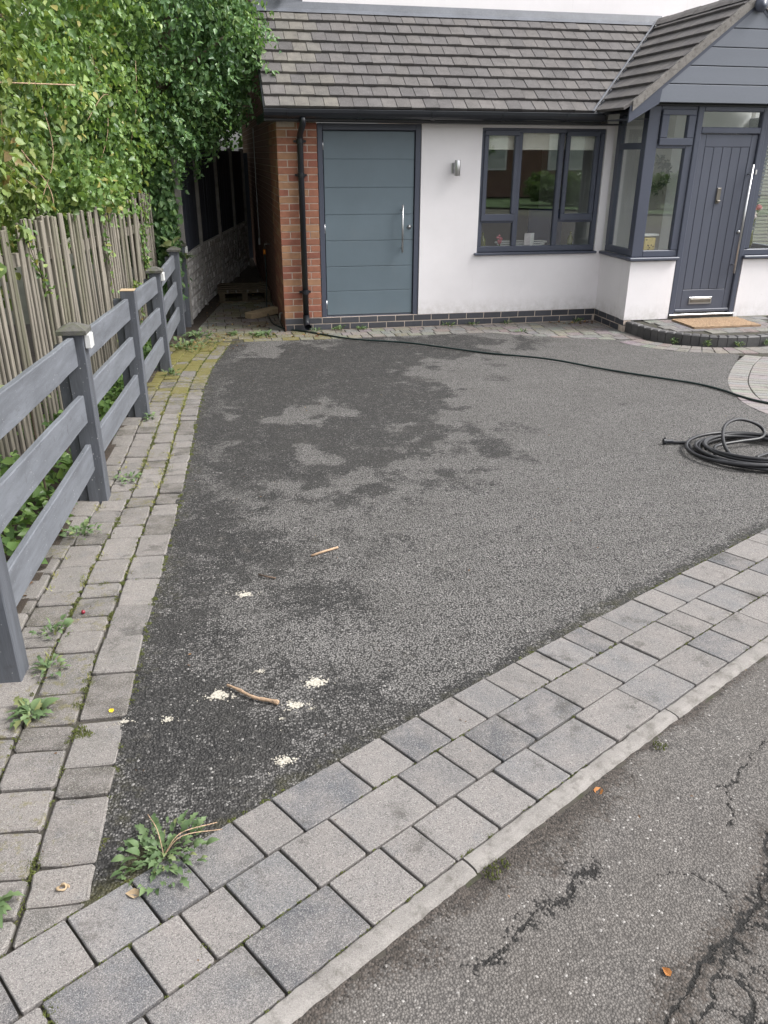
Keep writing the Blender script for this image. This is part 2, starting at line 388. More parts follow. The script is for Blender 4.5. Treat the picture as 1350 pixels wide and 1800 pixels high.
M_ = {}
M_['sett'] = sett_material('concrete_sett'); M_['tarmac'] = tarmac_material(); M_['road'] = road_material()
M_['bed'] = pmat('joint_sand', (.045, .04, .033), .95, .4, 30, .3, 300, .5, .004, dirt=((.035, .042, .014), 12, .5, .8))
M_['kerb'] = pmat('kerb_concrete', (.19, .178, .168), .88, .25, 11, .45, 330, .8, .003, dirt=((.1, .092, .08), 26, .5, .75))
M_['render'] = pmat('white_render', (.78, .748, .762), .85, .025, 1.3, .05, 90, .08, .003, dirt=((.5, .475, .46), 3.5, .6, .4))
def render_wall():
    m, t, p = nodes('white_render'); co = objco(t); sx = N(t, 'ShaderNodeSeparateXYZ'); L(t, co, sx.inputs[0])
    a = noise(t, co, 1.6, 6, .65); b = noise(t, co, 11, 6, .72); g = noise(t, co, 140, 3, .6)
    mp = N(t, 'ShaderNodeMapping'); mp.inputs['Scale'].default_value = (9, 9, .7); L(t, co, mp.inputs[0]); st = noise(t, mp.outputs[0], 2.2, 6, .7)
    c = mix(t, rng(t, a, .35, .7), (.86, .83, .848), (.80, .772, .787))
    c = mix(t, rng(t, st, .6, .75, 0, .2), c, (.6, .57, .55))
    low = rng(t, sx.outputs[2], .34, .14); c = mix(t, mth(t, 'MULTIPLY', mth(t, 'MULTIPLY', low, rng(t, b, .35, .65)), .55), c, (.42, .39, .35))
    c = mix(t, rng(t, b, .68, .74, 0, .45), c, (.55, .52, .5))
    L(t, c, p.inputs['Base Color']); p.inputs['Roughness'].default_value = .88; bump(t, p, mth(t, 'ADD', g, b), .18, .003); return m
M_['render'] = render_wall()
M_['mortar'] = pmat('mortar', (.50, .42, .36), .9, .15, 20, .15, 200, .3, .003)
M_['brick'] = tone_material('red_brick', .85, 120, .5, .003, (.42, .25, .17), .25, (.12, .05, .035), .45)
M_['bluebrick'] = tone_material('blue_engineering_brick', .6, 120, .4, .002, (.14, .14, .16), .3, (.03, .03, .036), .4)
M_['sidebrick'] = pmat('shaded_brick', (.17, .08, .056), .85, .3, 12, .15, 120, .4, .003)  # brick copy with the alley's shade put into its darker colour
M_['tile'] = tone_material('concrete_roof_tile', .82, 70, .5, .004, (.27, .255, .245), .3, (.05, .046, .046), .6, moss=(.17, .16, .075))
M_['lead'] = pmat('lead_sheet', (.105, .113, .132), .5, .2, 5, .2, 60, .2, .003, dirt=((.3, .31, .33), 8, .62, .45))
M_['blackpvc'] = pmat('black_upvc', (.014, .016, .021), .28, .15, 6, .1, 100)
M_['greypvc'] = pmat('grey_frame_paint', (.072, .081, .112), .38, .05, 3, .05, 150, .03, .001)
M_['frontdoor'] = pmat('front_door_paint', (.085, .094, .125), .42, .06, 5, .05, 200, .1, .001, stretch=(1, 1, .12))
M_['cladding'] = pmat('grey_cladding', (.16, .175, .208), .55, .05, 3, .06, 160, .12, .001, stretch=(.15, 1, 1))
M_['garagedoor'] = pmat('garage_door_paint', (.128, .167, .196), .45, .07, 2.2, .07, 220, .1, .001, dirt=((.16, .19, .21), 2.5, .55, .35))
M_['steel'] = pmat('brushed_steel', (.55, .55, .56), .3, .05, 10, .1, 300, metallic=1.0)
M_['bronze'] = pmat('tarnished_metal', (.2, .185, .165), .4, .1, 10, .1, 300, metallic=.8)
M_['glass'] = glass_material()
M_['blind'] = pmat('cream_blind', (.85, .82, .74), .9, .04, 20, .05, 200)
M_['interior'] = pmat('interior_wall', (.32, .31, .3), .9, .1, 2)
M_['hall'] = pmat('hall_wall', (.8, .79, .76), .9, .04, 2)
M_['taupe'] = pmat('hall_taupe', (.42, .4, .37), .9, .04, 2)
M_['wood'] = pmat('weathered_paling', (.20, .18, .15), .9, .45, 10, .2, 90, .6, .003, stretch=(1, 1, .07), dirt=((.085, .088, .045), 3.0, .5, .75))
M_['palletwood'] = pmat('old_pallet_wood', (.09, .07, .045), .9, .35, 12, .2, 90, .5, .003)
M_['rawwood'] = pmat('cut_timber', (.36, .27, .17), .85, .2, 12, .2, 90, .3, .002)
M_['fencepaint'] = fence_paint('blue_grey_fence_paint', (.138, .148, .168), (3, .3, 3))
M_['postpaint'] = fence_paint('post_paint', (.09, .097, .113), (3, 3, .3))
M_['cap'] = pmat('mossy_cap', (.085, .082, .075), .9, .3, 20, .2, 120, .6, .003, dirt=((.07, .08, .035), 18, .48, .8))
M_['whiteplastic'] = pmat('white_plastic', (.6, .6, .59), .4, .05, 8)
M_['conc'] = pmat('fence_concrete', (.58, .56, .54), .9, .14, 6, .25, 160, .5, .003, dirt=((.13, .13, .1), 9, .56, .6))
M_['concpost'] = pmat('concrete_post', (.24, .225, .21), .9, .2, 6, .25, 160, .5, .003, dirt=((.1, .1, .08), 9, .54, .6))
M_['panel'] = pmat('dark_fence_panel', (.06, .07, .095), .7, .15, 5, .1, 120, .4, .002, stretch=(1, 1, .1))
M_['soil'] = pmat('soil', (.045, .034, .026), .95, .4, 18, .3, 160, .9, .01)
M_['earth'] = pmat('far_ground', (.1, .1, .07), .95, .3, .5)
M_['bark'] = pmat('bark', (.085, .065, .045), .9, .3, 14, .2, 90, .8, .006)
M_['twig'] = pmat('pale_twig', (.36, .25, .165), .85, .4, 50, .35, 300, .8, .003, dirt=((.09, .06, .04), 70, .52, .8))
M_['darktwig'] = pmat('dark_twig', (.1, .07, .05), .85, .25, 40)
M_['hose'] = pmat('green_black_hose', (.008, .02, .019), .3, .1, 10)
M_['coil'] = pmat('black_rubber_hose', (.017, .017, .02), .38, .15, 20, .1, 200)
M_['mat'] = pmat('coir', (.30, .205, .13), .98, .2, 25, .3, 260, 1.0, .008)
M_['droppings'] = pmat('dried_white_splat', (.46, .43, .37), .95, .3, 60, .2, 300, .8, .003, dirt=((.1, .09, .075), 110, .5, .9))
M_['orange'] = pmat('orange_plastic', (.8, .24, .02), .4, .05, 5)
M_['moss'] = pmat('moss', (.085, .1, .022), .95, .4, 40, .4, 300, .9, .006, dirt=((.15, .1, .045), 30, .56, .7))
M_['oppbrick'] = pmat('far_brick', (.2, .12, .09), .9, .2, 3)
M_['opproof'] = pmat('far_roof', (.13, .095, .08), .9, .2, 3)
M_['white'] = pmat('white_paint', (.75, .75, .74), .6, .03, 3)
M_['lawn'] = pmat('lawn', (.06, .11, .03), .95, .3, 6, .2, 90)
M_['pink'] = pmat('pink_petal', (.72, .2, .25), .6, .2, 20)
M_['green_glass'] = pmat('olive_bottle', (.1, .11, .02), .2, .1, 20)
M_['card'] = pmat('printed_card', (.55, .5, .52), .8, .15, 14)
M_['blue'] = pmat('navy_fabric', (.02, .035, .09), .8, .1, 20)
M_['yellow'] = pmat('yellow_card', (.6, .47, .2), .8, .1, 20)
M_['wreath'] = pmat('grey_foliage', (.13, .14, .14), .9, .4, 40, .3, 120)
M_['petal'] = pmat('cream_petal', (.7, .6, .58), .7, .1, 20)
GREEN = [(0, (0.067, 0.128, 0.043)), (0.4, (0.14, 0.244, 0.073)), (0.75, (0.232, 0.354, 0.11)), (0.93, (0.342, 0.439, 0.159)), (1, (0.439, 0.403, 0.146))]
YGREEN = [(0, (.085, .14, .045)), (.35, (.17, .255, .075)), (.7, (.26, .345, .11)), (.92, (.36, .38, .15)), (1, (.36, .26, .12))]
DGREEN = [(0, (0.058, 0.124, 0.055)), (0.45, (0.124, 0.234, 0.091)), (0.8, (0.202, 0.338, 0.137)), (1, (0.325, 0.442, 0.195))]
WEED = [(0, (.075, .125, .05)), (.5, (.12, .185, .08)), (.9, (.17, .24, .11)), (1, (.24, .25, .1))]
M_['leaf'] = leaf_material('ivy_leaf', GREEN); M_['yleaf'] = leaf_material('shrub_leaf', YGREEN); M_['dleaf'] = leaf_material('tree_leaf', DGREEN)
M_['leaf1'] = leaf_material('ivy_leaf_single', GREEN, use_attr=False); M_['yleaf1'] = leaf_material('shrub_leaf_single', YGREEN, use_attr=False)
M_['dleaf1'] = leaf_material('tree_leaf_single', DGREEN, use_attr=False); M_['weed'] = leaf_material('weed_leaf', WEED, .25, False, .55)
M_['variegated'] = leaf_material('variegated_leaf', [(0, (.2, .26, .12)), (.5, (.42, .45, .25)), (1, (.1, .2, .06))], .25, False)
M_['litter'] = leaf_material('dead_leaf', [(0, (.06, .035, .02)), (.5, (.15, .085, .045)), (.85, (.26, .14, .06)), (1, (.42, .3, .1))], .1, True, .8)
M_['litter1'] = leaf_material('dead_leaf_single', [(0, (.3, .12, .03)), (1, (.36, .15, .04))], .1, False, .7)
M_['yellowleaf'] = pmat('yellow_leaf', (.75, .52, .03), .5, .1, 40)
M_['straw'] = pmat('joint_grass', (.2, .19, .06), .9, .45, 9, .3, 120, dirt=((.09, .13, .03), 6, .5, .9))
M_['berry'] = pmat('dark_red_berry', (.2, .015, .03), .25, .1, 40)

# ================================================================== SETTING: ground, drive, road
PC = (0.0048, -0.019, 0.5603, -7.4428)
def edge_y(x): return ((PC[0]*x+PC[1])*x+PC[2])*x+PC[3]
# arc-length parametrised front edge; s=0 at x=0, d measured towards the house
_xs = np.linspace(-7, 12, 19001); _ys = np.where(_xs < -2, edge_y(-2.0)+(_xs+2)*.69, np.where(_xs > 4, edge_y(4.0)+(_xs-4)*.64, edge_y(_xs)))
_ss = np.r_[0, np.cumsum(np.hypot(np.diff(_xs), np.diff(_ys)))]; _ss -= np.interp(0, _xs, _ss)
_tx = np.gradient(_xs, _ss); _ty = np.gradient(_ys, _ss)
def SD(s, d):
    x = np.interp(s, _ss, _xs); y = np.interp(s, _ss, _ys); tx = np.interp(s, _ss, _tx); ty = np.interp(s, _ss, _ty)
    return x-ty*d, y+tx*d
# left border edge x(y)
LE = [(-8.4, -1.165), (-8.078, -1.159), (-7.515, -1.149), (-6.944, -1.129), (-6.476, -1.101), (-5.987, -1.076), (-5.251, -1.039), (-4.592, -1.013), (-3.375, -.975), (-2.547, -.937), (-1.8, -.876), (-1.275, -.799), (-.62, -.68), (-.39, -.616)]
def le_x(y): return float(np.interp(y, [a for a, _ in LE], [b for _, b in LE]))
FP = [(-8.92, -1.6), (-7.119, -1.516), (-5.359, -1.435), (-3.559, -1.343), (-1.796, -1.257), (0.0, -1.165), (.5, -1.11)]
def fence_x(y): return float(np.interp(y, [a for a, _ in FP], [b for _, b in FP]))

def FG(u, v, h): return (u, v, gz(v)+h)

# far ground, one sheet with the drive's fall in it
ys = [-400, -60, -12, -10, -9, -8, -7, -6, -5, -4, -3, -2.5, -2, -1.5, -1, -.5, 0, 2, 60, 400]
V = []; Fq = []
for i, y in enumerate(ys):
    for x in (-400, -8, 12, 400): V.append((x, y, gz(y)-.09))
for i in range(len(ys)-1):
    for k in range(3): Fq.append((i*4+k, i*4+k+1, i*4+k+5, i*4+k+4))
props(mk('ground', V, Fq, M_['earth']), kind='structure')

# tarmac drive
drive_poly = [(le_x(y), y) for y in np.linspace(-8.12, -.42, 40)]
drive_poly += [(-.3, -.42), (.4, -.5), (1.4, -.52), (2.371, -.529), (2.7, -.66), (2.95, -.86), (3.35, -1.06), (3.772, -1.229), (4.08, -1.6), (4.363, -2.103), (4.5, -2.27), (4.166, -2.692), (3.9, -3.0), (3.706, -3.272), (3.56, -3.49), (3.43, -3.75), (3.3, -4.06), (3.24, -4.3), (3.229, -4.6), (3.3, -4.95), (3.5, -5.25)]
for s in np.linspace(4.3, -1.35, 60):
    x, y = SD(s, 0); drive_poly.append((float(x), float(y)))
st = .022
gx, gy = np.meshgrid(np.arange(-1.25, 4.7, st), np.arange(-8.2, -.3, st))
nx_, ny_ = gx.shape[1], gx.shape[0]
cxm = (gx[:-1, :-1]+gx[1:, 1:])/2; cym = (gy[:-1, :-1]+gy[1:, 1:])/2
ed = segdist(cxm, cym, drive_poly+[drive_poly[0]])
keep = inpoly(cxm, cym, drive_poly) | (ed < .016)
D1 = [(-.693, -.438), (2.581, -.55), (2.95, -.8), (2.708, -1.3), (1.9, -1.55), (1.5, -1.75), (1.25, -2.3), (.96, -3.217), (.95, -4.185), (.72, -5.2), (.2, -5.5), (-.1, -5.75), (-.424, -5.4), (-.736, -5.5), (-.8, -6.1), (-.93, -6.9), (-1.0, -7.3), (-.633, -7.5), (-.5, -7.75), (-.717, -7.811), (-.985, -8.007), (-1.2, -8.15), (-1.16, -7), (-1.03, -5.2), (-.94, -2.5)]
dd = segdist(gx, gy, D1+[D1[0]]); sg = np.where(inpoly(gx, gy, D1), 1, -1)*dd
nz = fbm(gx, gy, 2.1, 3, 5); nzf = fbm(gx, gy*.8, 6.5, 9, 6)
wdt = .2+.3*sstep(-4.5, -6.2, gy); dark = sstep(-1, 1, (sg+(nz-.5)*1.15+(nzf-.5)*1.25)/wdt)*(1-.18*sstep(-5, -7, gy))
for (x, y, r) in [(-.015, -3.597, .3), (-.22, -3.72, .2), (-.279, -4.759, .22), (1.5, -2.063, .33), (-.18, -5.344, .25), (2.311, -1.477, .4), (-.292, -1.099, .3), (.44, -4.217, .12), (-.39, -3.864, .15), (.62, -4.95, .3), (1.3, -2.75, .28)]:
    q = np.hypot(gx-x, (gy-y)*.8)/r; dark *= 1-.9*sstep(.95, .35, q+(nzf-.5)*3.2+(nz-.5)*1.2)
for (x, y, r) in [(2.82, -.3, .3), (2.725, -1.088, .28), (1.665, -2.79, .22), (2.376, -3.961, .13), (1.237, -4.4, .25), (-.453, -6.723, .25), (.55, -5.5, .2), (-.6, -6.25, .25), (1.9, -2.2, .2)]:
    q = np.hypot(gx-x, gy-y)/r; dark = np.maximum(dark, .6*sstep(1.1, .3, q+(nzf-.5)*1.5))
# overall patchiness of the near part, wear towards the road edge
dark = np.clip(dark+.22*sstep(.5, .72, nzf)*sstep(-4.5, -6, gy)+.22*sstep(.9, -.4, gx)*sstep(-5, -6.5, gy)-.1, 0, 1)
edl = np.abs(gx-np.interp(gy, [a for a, _ in LE], [b for _, b in LE]))
edf = segdist(gx, gy, [tuple(map(float, SD(s, 0))) for s in np.linspace(-1.4, 4.3, 50)])
moss = .4*sstep(.22, .0, edl+(nzf-.5)*.22)+.45*sstep(.13, .0, edf+(nzf-.5)*.12)+.42*sstep(.3, .0, -.45-gy+(nzf-.5)*.3)*sstep(1.4, .2, gx)
dark = np.maximum(dark, .8*sstep(.1, .02, edf+(nzf-.5)*.05)); dark = np.maximum(dark, .75*sstep(.3, .05, edl+(nz-.5)*.2))
gzv = gz_np(gy)+(fbm(gx, gy, 1.3, 5, 2)-.5)*.01*sstep(0, .3, np.minimum(edf, edl))-.001
idx = np.arange(nx_*ny_).reshape(ny_, nx_)
Fd = np.stack([idx[:-1, :-1][keep], idx[:-1, 1:][keep], idx[1:, 1:][keep], idx[1:, :-1][keep]], 1)
used = np.unique(Fd); remap = np.full(nx_*ny_, -1); remap[used] = np.arange(len(used))
props(mk_np('driveway', np.stack([gx.ravel(), gy.ravel(), gzv.ravel()], 1)[used], remap[Fd], M_['tarmac'], smooth=True,
            attrs={'dark': dark.ravel()[used], 'moss': moss.ravel()[used]}), kind='structure')

# road beyond the kerb, cracked and worn
cracks = [[(.03, -8.262), (-.01, -8.267), (-.043, -8.293), (-.095, -8.326), (-.152, -8.338), (-.2, -8.369), (-.234, -8.407), (-.28, -8.429), (-.33, -8.46)],
          [(.83, -7.9), (.751, -7.92), (.672, -7.953), (.613, -7.998), (.546, -8.048), (.487, -8.049)], [(.524, -8.052), (.499, -8.099), (.492, -8.147), (.47, -8.174), (.417, -8.194)],
          [(.23, -8.31), (.297, -8.352), (.302, -8.378), (.294, -8.438)], [(.17, -8.3), (.232, -8.312), (.249, -8.325), (.27, -8.323)],
          [(.52, -8.24), (.457, -8.326), (.381, -8.408), (.314, -8.448), (.254, -8.482), (.189, -8.517), (.108, -8.567), (.04, -8.616), (-.004, -8.66), (-.08, -8.74)]]
sA = np.unique(np.r_[np.array([-30, -10, -4, -2.6]), np.arange(-1.5, 1.9, .005), np.array([3, 4, 6, 12.])])
dA = np.unique(np.r_[-np.arange(.542, 1.75, .005), np.array([-2.6, -4., -6.8])])
SS, DD = np.meshgrid(sA, dA); RX, RY = SD(SS.ravel(), DD.ravel()); RX = RX.reshape(SS.shape); RY = RY.reshape(SS.shape)
far = np.clip(-SS, 30, 1e9)*0
jx = (fbm(RX, RY, 26, 2, 4)-.5)*.045; jy = (fbm(RX, RY, 26, 8, 4)-.5)*.045
crk = np.zeros_like(RX)
for i, c in enumerate(cracks):
    d0 = segdist(RX+jx, RY+jy, c); wd = (.0036, .0034, .003, .0028, .0026, .0055)[i]
    wv = wd*(.35+1.3*fbm(RX, RY, 12, 30+i, 2))
    crk = np.maximum(crk, np.exp(-(d0/wv)**4)*(.85 if i not in (0, 5) else 1))
    if i == 0: crk = np.maximum(crk, .5*sstep(.045, 0, d0+(fbm(RX, RY, 60, 4, 3)-.42)*.13))
# crazed old patch beyond the last crack
patch_line = cracks[5]; side = (RX-patch_line[0][0])*(patch_line[-1][1]-patch_line[0][1])-(RY-patch_line[0][1])*(patch_line[-1][0]-patch_line[0][0])
inp = sstep(0.0, .03, -side/np.hypot(patch_line[-1][0]-patch_line[0][0], patch_line[-1][1]-patch_line[0][1]))
cs = RNG.uniform(-1, 1, (420, 2)); px = cs[:, 0]*1.1+.6; py = cs[:, 1]*.75-8.75
d1 = np.full(RX.shape, 9.); d2 = np.full(RX.shape, 9.)
near = (RY > -9.8) & (RY < -7.7) & (RX > -.8) & (RX < 2)
qx = RX[near]+jx[near]*1.2; qy = RY[near]+jy[near]*1.2; a1 = np.full(qx.shape, 9.); a2 = np.full(qx.shape, 9.)
for x, y in zip(px, py):
    d0 = np.hypot(qx-x, qy-y); a2 = np.minimum(a2, np.maximum(a1, d0)); a1 = np.minimum(a1, d0)
d1[near] = a1; d2[near] = a2
craze = np.exp(-((d2-d1)/.0105)**2)*inp*near*(.5+.5*sstep(.35,.6,fbm(RX, RY, 9, 77, 3)))
crk = np.clip(np.maximum(crk, craze), 0, 1)
kd = -DD-.545; kn = fbm(RX, RY, 6, 21, 4)
dirt = .8*sstep(.13, 0.0, kd+(kn-.5)*.22)*sstep(.25, .6, fbm(RX, RY, 2.4, 40, 3)+.2)*sstep(1.0, -.1, SS)+.62*sstep(.045, 0, kd+(kn-.5)*.07)
dirt = np.maximum(dirt, .75*sstep(.10, .0, segdist(RX, RY, patch_line)+(kn-.5)*.12)); dirt = np.maximum(dirt, inp*.42)
RZ = gz_np(RY)-.009-.006*sstep(-.545, -.8, DD)+(fbm(RX, RY, 22, 61, 3)-.5)*.006*sstep(.06, 0, -DD-.545)-.0045*crk-.003*inp+(fbm(RX, RY, 5, 6, 3)-.5)*.005
RZ = np.where(DD < -2.2, gz_np(RY)-.018, RZ)
ii = np.arange(RX.size).reshape(RX.shape)
Fr = np.stack([ii[:-1, :-1].ravel(), ii[:-1, 1:].ravel(), ii[1:, 1:].ravel(), ii[1:, :-1].ravel()], 1)
props(mk_np('road', np.stack([RX.ravel(), RY.ravel(), RZ.ravel()], 1), Fr, M_['road'], smooth=True, attrs={'crack': crk.ravel(), 'dirt': dirt.ravel()}), kind='structure')

# ---- beds that carry the setts
def bed(name, poly, off=-.009):
    v = [(x, y, gz(y)+off) for x, y in poly]; return v
def ribbon(name, left, right, off, mat, parent=None):
    V = [(x, y, gz(y)+off) for x, y in left]+[(x, y, gz(y)+off) for x, y in right]; n = len(left)
    return mk(name, V, [(i, i+1, n+i+1, n+i) for i in range(n-1)], mat, parent)
def sett(poly, parent, name='paving_block', top=.003, gap=.0045, r=.006, jit=.0012, tone=None, moss=0., depth=.05, mat='sett', ch=.0035, lo=.6):
    if len(poly) < 3 or abs(area(poly)) < 8e-4: return None
    if area(poly) < 0: poly = poly[::-1]
    # drop duplicate corners
    pp = [p for i, p in enumerate(poly) if math.hypot(p[0]-poly[i-1][0], p[1]-poly[i-1][1]) > .004]
    if len(pp) < 3: return None
    q = shrink(pp, gap)
    if len(q) < 3 or area(q) < 5e-4: return None
    q = rounded(q, r, jit)
    cx = sum(p[0] for p in q)/len(q); cy = sum(p[1] for p in q)/len(q)
    q_ = 2.2 if mat == 'sett' and gap > .0045 else 1.0
    ta, tb, tz = random.gauss(0, .008*q_), random.gauss(0, .008*q_), random.gauss(0, .0012*q_)
    F = lambda u, v, h: (u, v, gz(v)+h+tz+ta*(u-cx)+tb*(v-cy))
    o = B().slab(q, F, top, depth, ch, jit).build(name, M_[mat], parent, fix=False)
    if tone is None:
        k = random.random(); s = random.uniform(.70, 1.06)
        tone = tuple(c*s for c in ((.196, .184, .178) if k < .46 else (.16, .159, .164) if k < .74 else (.088, .092, .103)))
    o.color = (*tone, moss); return o

# front border: three rows of setts and a concrete edging kerb
fb = root('front_border', None, None, (0, -7.6, gz(-7.6))); props(fb, kind='structure')
rows = [(0.0, -.163, [-1.406, -1.251, -1.124, -.966, -.843, -.606, -.445, -.289, -.133, .026, .181, .295, .446, .559, .68, .9, 1.047, 1.259, 1.472, 1.618, 1.838, 1.954]),
        (-.163, -.329, [-1.529, -1.334, -1.212, -1.091, -.93, -.773, -.524, -.366, -.253, -.099, .134, .363, .579, .807, .952, 1.102, 1.306, 1.529]),
        (-.329, -.495, [-1.505, -1.388, -1.148, -.908, -.739, -.626, -.461, -.306, -.153, .078, .308, .529, .746, .908, 1.117])]
ss_ = np.linspace(-3.4, 4.6, 90)
ribbon('bedding', [tuple(map(float, SD(s, .02))) for s in ss_], [tuple(map(float, SD(s, -.56))) for s in ss_], -.0095, M_['bed'], fb)
for d0, d1_, js in rows:
    js = list(js)
    while js[0] > -3.2: js.insert(0, js[0]-random.choice((.12, .16, .24)))
    while js[-1] < 4.5: js.append(js[-1]+random.choice((.115, .155, .22)))
    for a, b in zip(js[:-1], js[1:]):
        pts = [SD(a, d1_), SD((a+b)/2, d1_), SD(b, d1_), SD(b, d0), SD((a+b)/2, d0), SD(a, d0)]
        poly = [(float(x), float(y)) for x, y in pts]; poly = [poly[0], poly[2], poly[3], poly[5]]
        if poly[0][0] < -2.4 and False: continue
        sett(poly, fb, gap=.0033, r=.0035, ch=.0022, jit=.0009, moss=random.choice((0, 0, 0, .05, .1)))
ke = root('edging_kerb', None, None, (0, -7.95, gz(-7.95))); props(ke, kind='structure')
k0 = -.609-.942*3
for i in range(9):
    a = k0+.942*i; b = a+.942-.006; prof = [(-.492, -.03), (-.4935, .0), (-.497, .003), (-.512, .0032), (-.53, .001), (-.540, -.003), (-.545, -.009), (-.547, -.06)]
    vs_ = []; n = 40; m = len(prof); wob = [random.gauss(0, .0009) for _ in range(n+1)]
    for k in range(n+1):
        s = a+(b-a)*k/n
        for d, h in prof:
            x, y = SD(s, d-(-.49+.0)*0-.003+wob[k]); vs_.append((float(x), float(y), gz(float(y))+h+wob[k]*.4))
    fs = [(k*m+j, (k+1)*m+j, (k+1)*m+j+1, k*m+j+1) for k in range(n) for j in range(m-1)]+[tuple(range(m)), tuple(n*m+j for j in range(m-1, -1, -1))]
    o = B().add(vs_, fs).build('kerb_unit', M_['kerb'], ke, smooth=False)

# left border along the fence
lb = root('fence_side_border', None, None, (-1.3, -4.5, gz(-4.5))); props(lb, kind='structure')
yb = np.linspace(-8.9, -.4, 60)
ribbon('bedding', [(le_x(y)-.8, y) for y in yb], [(le_x(y)+.012, y) for y in yb], -.0095, M_['bed'], lb)
row_w = [(0, .0), (1, .155), (2, .318), (3, .478), (4, .638)]
jr = [[-7.991, -7.744, -7.617, -7.39, -7.127, -6.881, -6.63, -6.386, -6.146, -5.894, -5.641, -5.466, -5.298],
      [-7.846, -7.683, -7.513, -7.39, -7.213, -6.964, -6.812, -6.687, -6.52, -6.395, -6.152, -5.905, -5.742, -5.488, -5.331, -5.179],
      [-7.6, -7.423, -7.257, -7.031, -6.886, -6.726, -6.565, -6.445, -6.197, -5.956, -5.83, -5.675], [-7.4, -7.2]]
row_w.append((5, .79)); jr.append([-7.3, -7.1])
for r in range(5):
    js = list(jr[r])
    while js[0] > -9.0: js.insert(0, js[0]-random.choice((.12, .16, .24)))
    while js[-1] < -.55: js.append(js[-1]+random.choice((.12, .16, .16, .24)))
    for a, b in zip(js[:-1], js[1:]):
        wa, wb = row_w[r][1], row_w[r+1][1]
        far_w = 1-.14*float(sstep(-6.5, -5, np.array(a)))
        xa0, xb0 = le_x(a)-wa*far_w, le_x(b)-wa*far_w; xa1, xb1 = le_x(a)-wb*far_w, le_x(b)-wb*far_w
        sl_ = random.uniform(-.006, .006)
        poly = [(xa1, a+sl_), (xa0, a-.012), (xb0, b-.012), (xb1, b+sl_)]
        # cut along the front rows
        xm = (xa0+xa1)/2; ex, ey = xm, float(np.interp(xm, _xs, _ys)); tx = float(np.interp(xm, _xs, _tx)); ty = float(np.interp(xm, _xs, _ty))
        poly = clip(poly, ty, -tx, ty*ex-tx*ey)
        if not poly: continue
        if max(p[0] for p in poly) < fence_x(a)-.16 and b > -7.2: continue
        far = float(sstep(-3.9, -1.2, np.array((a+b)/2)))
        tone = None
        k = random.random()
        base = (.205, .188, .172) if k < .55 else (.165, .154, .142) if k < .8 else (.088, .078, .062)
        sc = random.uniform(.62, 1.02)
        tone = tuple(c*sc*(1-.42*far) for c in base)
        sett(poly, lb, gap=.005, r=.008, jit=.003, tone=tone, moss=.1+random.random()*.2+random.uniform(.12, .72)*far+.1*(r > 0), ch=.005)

# ---- border of small blocks in front of the house and round to the porch step
hb = root('house_front_border', None, None, (2, -.3, 0)); props(hb, kind='structure')
def step_pt(a, k=1.0, ex=0.0):
    c, s = math.cos(a), math.sin(a); n = 2/2.35
    return (4.97+(.985*k+ex)*math.copysign(abs(c)**n, c), -.776+(1.07*k+ex)*math.copysign(abs(s)**n, s))
inner = [(-.75, -.02), (0, -.02), (1.5, -.02), (2.6, -.02), (3.2, -.03), (3.6, -.05), (3.93, -.2), (3.95, -.7), (4.02, -1.3)]
outer = [(-.75, -.44), (0, -.46), (1.4, -.53), (2.371, -.545), (2.95, -.87), (3.4, -1.08), (3.772, -1.24), (4.08, -1.6), (4.42, -2.17)]
V = [(x, y, gz(y)-.008) for x, y in [(-1.2, .02), (4.1, .02), (4.1, -1.3), (4.6, -1.75), (5.6, -1.8), (6.6, -1.8), (6.6, -2.6), (5.2, -2.45), (4.5, -2.29), (4.36, -2.11), (4.08, -1.61), (3.772, -1.24), (3.4, -1.08), (2.95, -.88), (2.371, -.545), (1.4, -.53), (.4, -.515), (-.3, -.44), (-.7, -.42), (-1.2, -.42)]]
mk('bedding', V, [tuple(range(len(V)))], M_['bed'], hb)
def border_tone(dk=0.): return tuple(c*random.uniform(.6, .85)*(1-dk) for c in random.choice(((.27, .25, .22), (.22, .21, .195), (.24, .225, .2))))
for j in range(3):                                     # straight run along the wall
    y0, y1 = -.04-.16*j, -.04-.16*(j+1); x = -.62+.05*j
    while x < 3.9:
        wd = random.choice((.12, .16, .2)); x1 = x+wd
        p = [(x, y1), (x1, y1), (x1, y0), (x, y0)]
        p = clip(p, 1, 0, 3.93)
        if j == 2 and x > 2.0: p = clip(p, -.5, -1, .42) if False else p
        sett(p, hb, gap=.004, r=.006, tone=border_tone(), moss=.2+.25*random.random()+(.2 if x < .6 else 0)); x = x1
for (xo0, yo0), (xo1, yo1), rowsn in (((2.3, -.53), (4.05, -1.28), 3),):     # wedge rows fanning to the step
    for j in range(4):
        x = 2.4+.3*j
        while x < 4.0:
            wd = random.choice((.14, .18, .2)); x1 = min(x+wd, 4.02)
            f = lambda q: -.53-.165*j-0.0
            p = [(x, f(x)-.16), (x1, f(x1)-.16), (x1, f(x1)), (x, f(x))]
            # stay on the house side of the drive's edge
            for (ax, ay), (bx, by) in zip([(2.371, -.545), (2.95, -.88), (3.4, -1.08), (3.772, -1.24)], [(2.95, -.88), (3.4, -1.08), (3.772, -1.24), (4.2, -1.8)]):
                if ax-.2 <= x <= bx+.05: nx, ny = (by-ay), -(bx-ax); p = clip(p, -nx*-1, ny, (nx*ax+ny*ay)) if p else p
            if p: sett(p, hb, gap=.004, tone=border_tone(), moss=.05+.2*random.random())
            x = x1
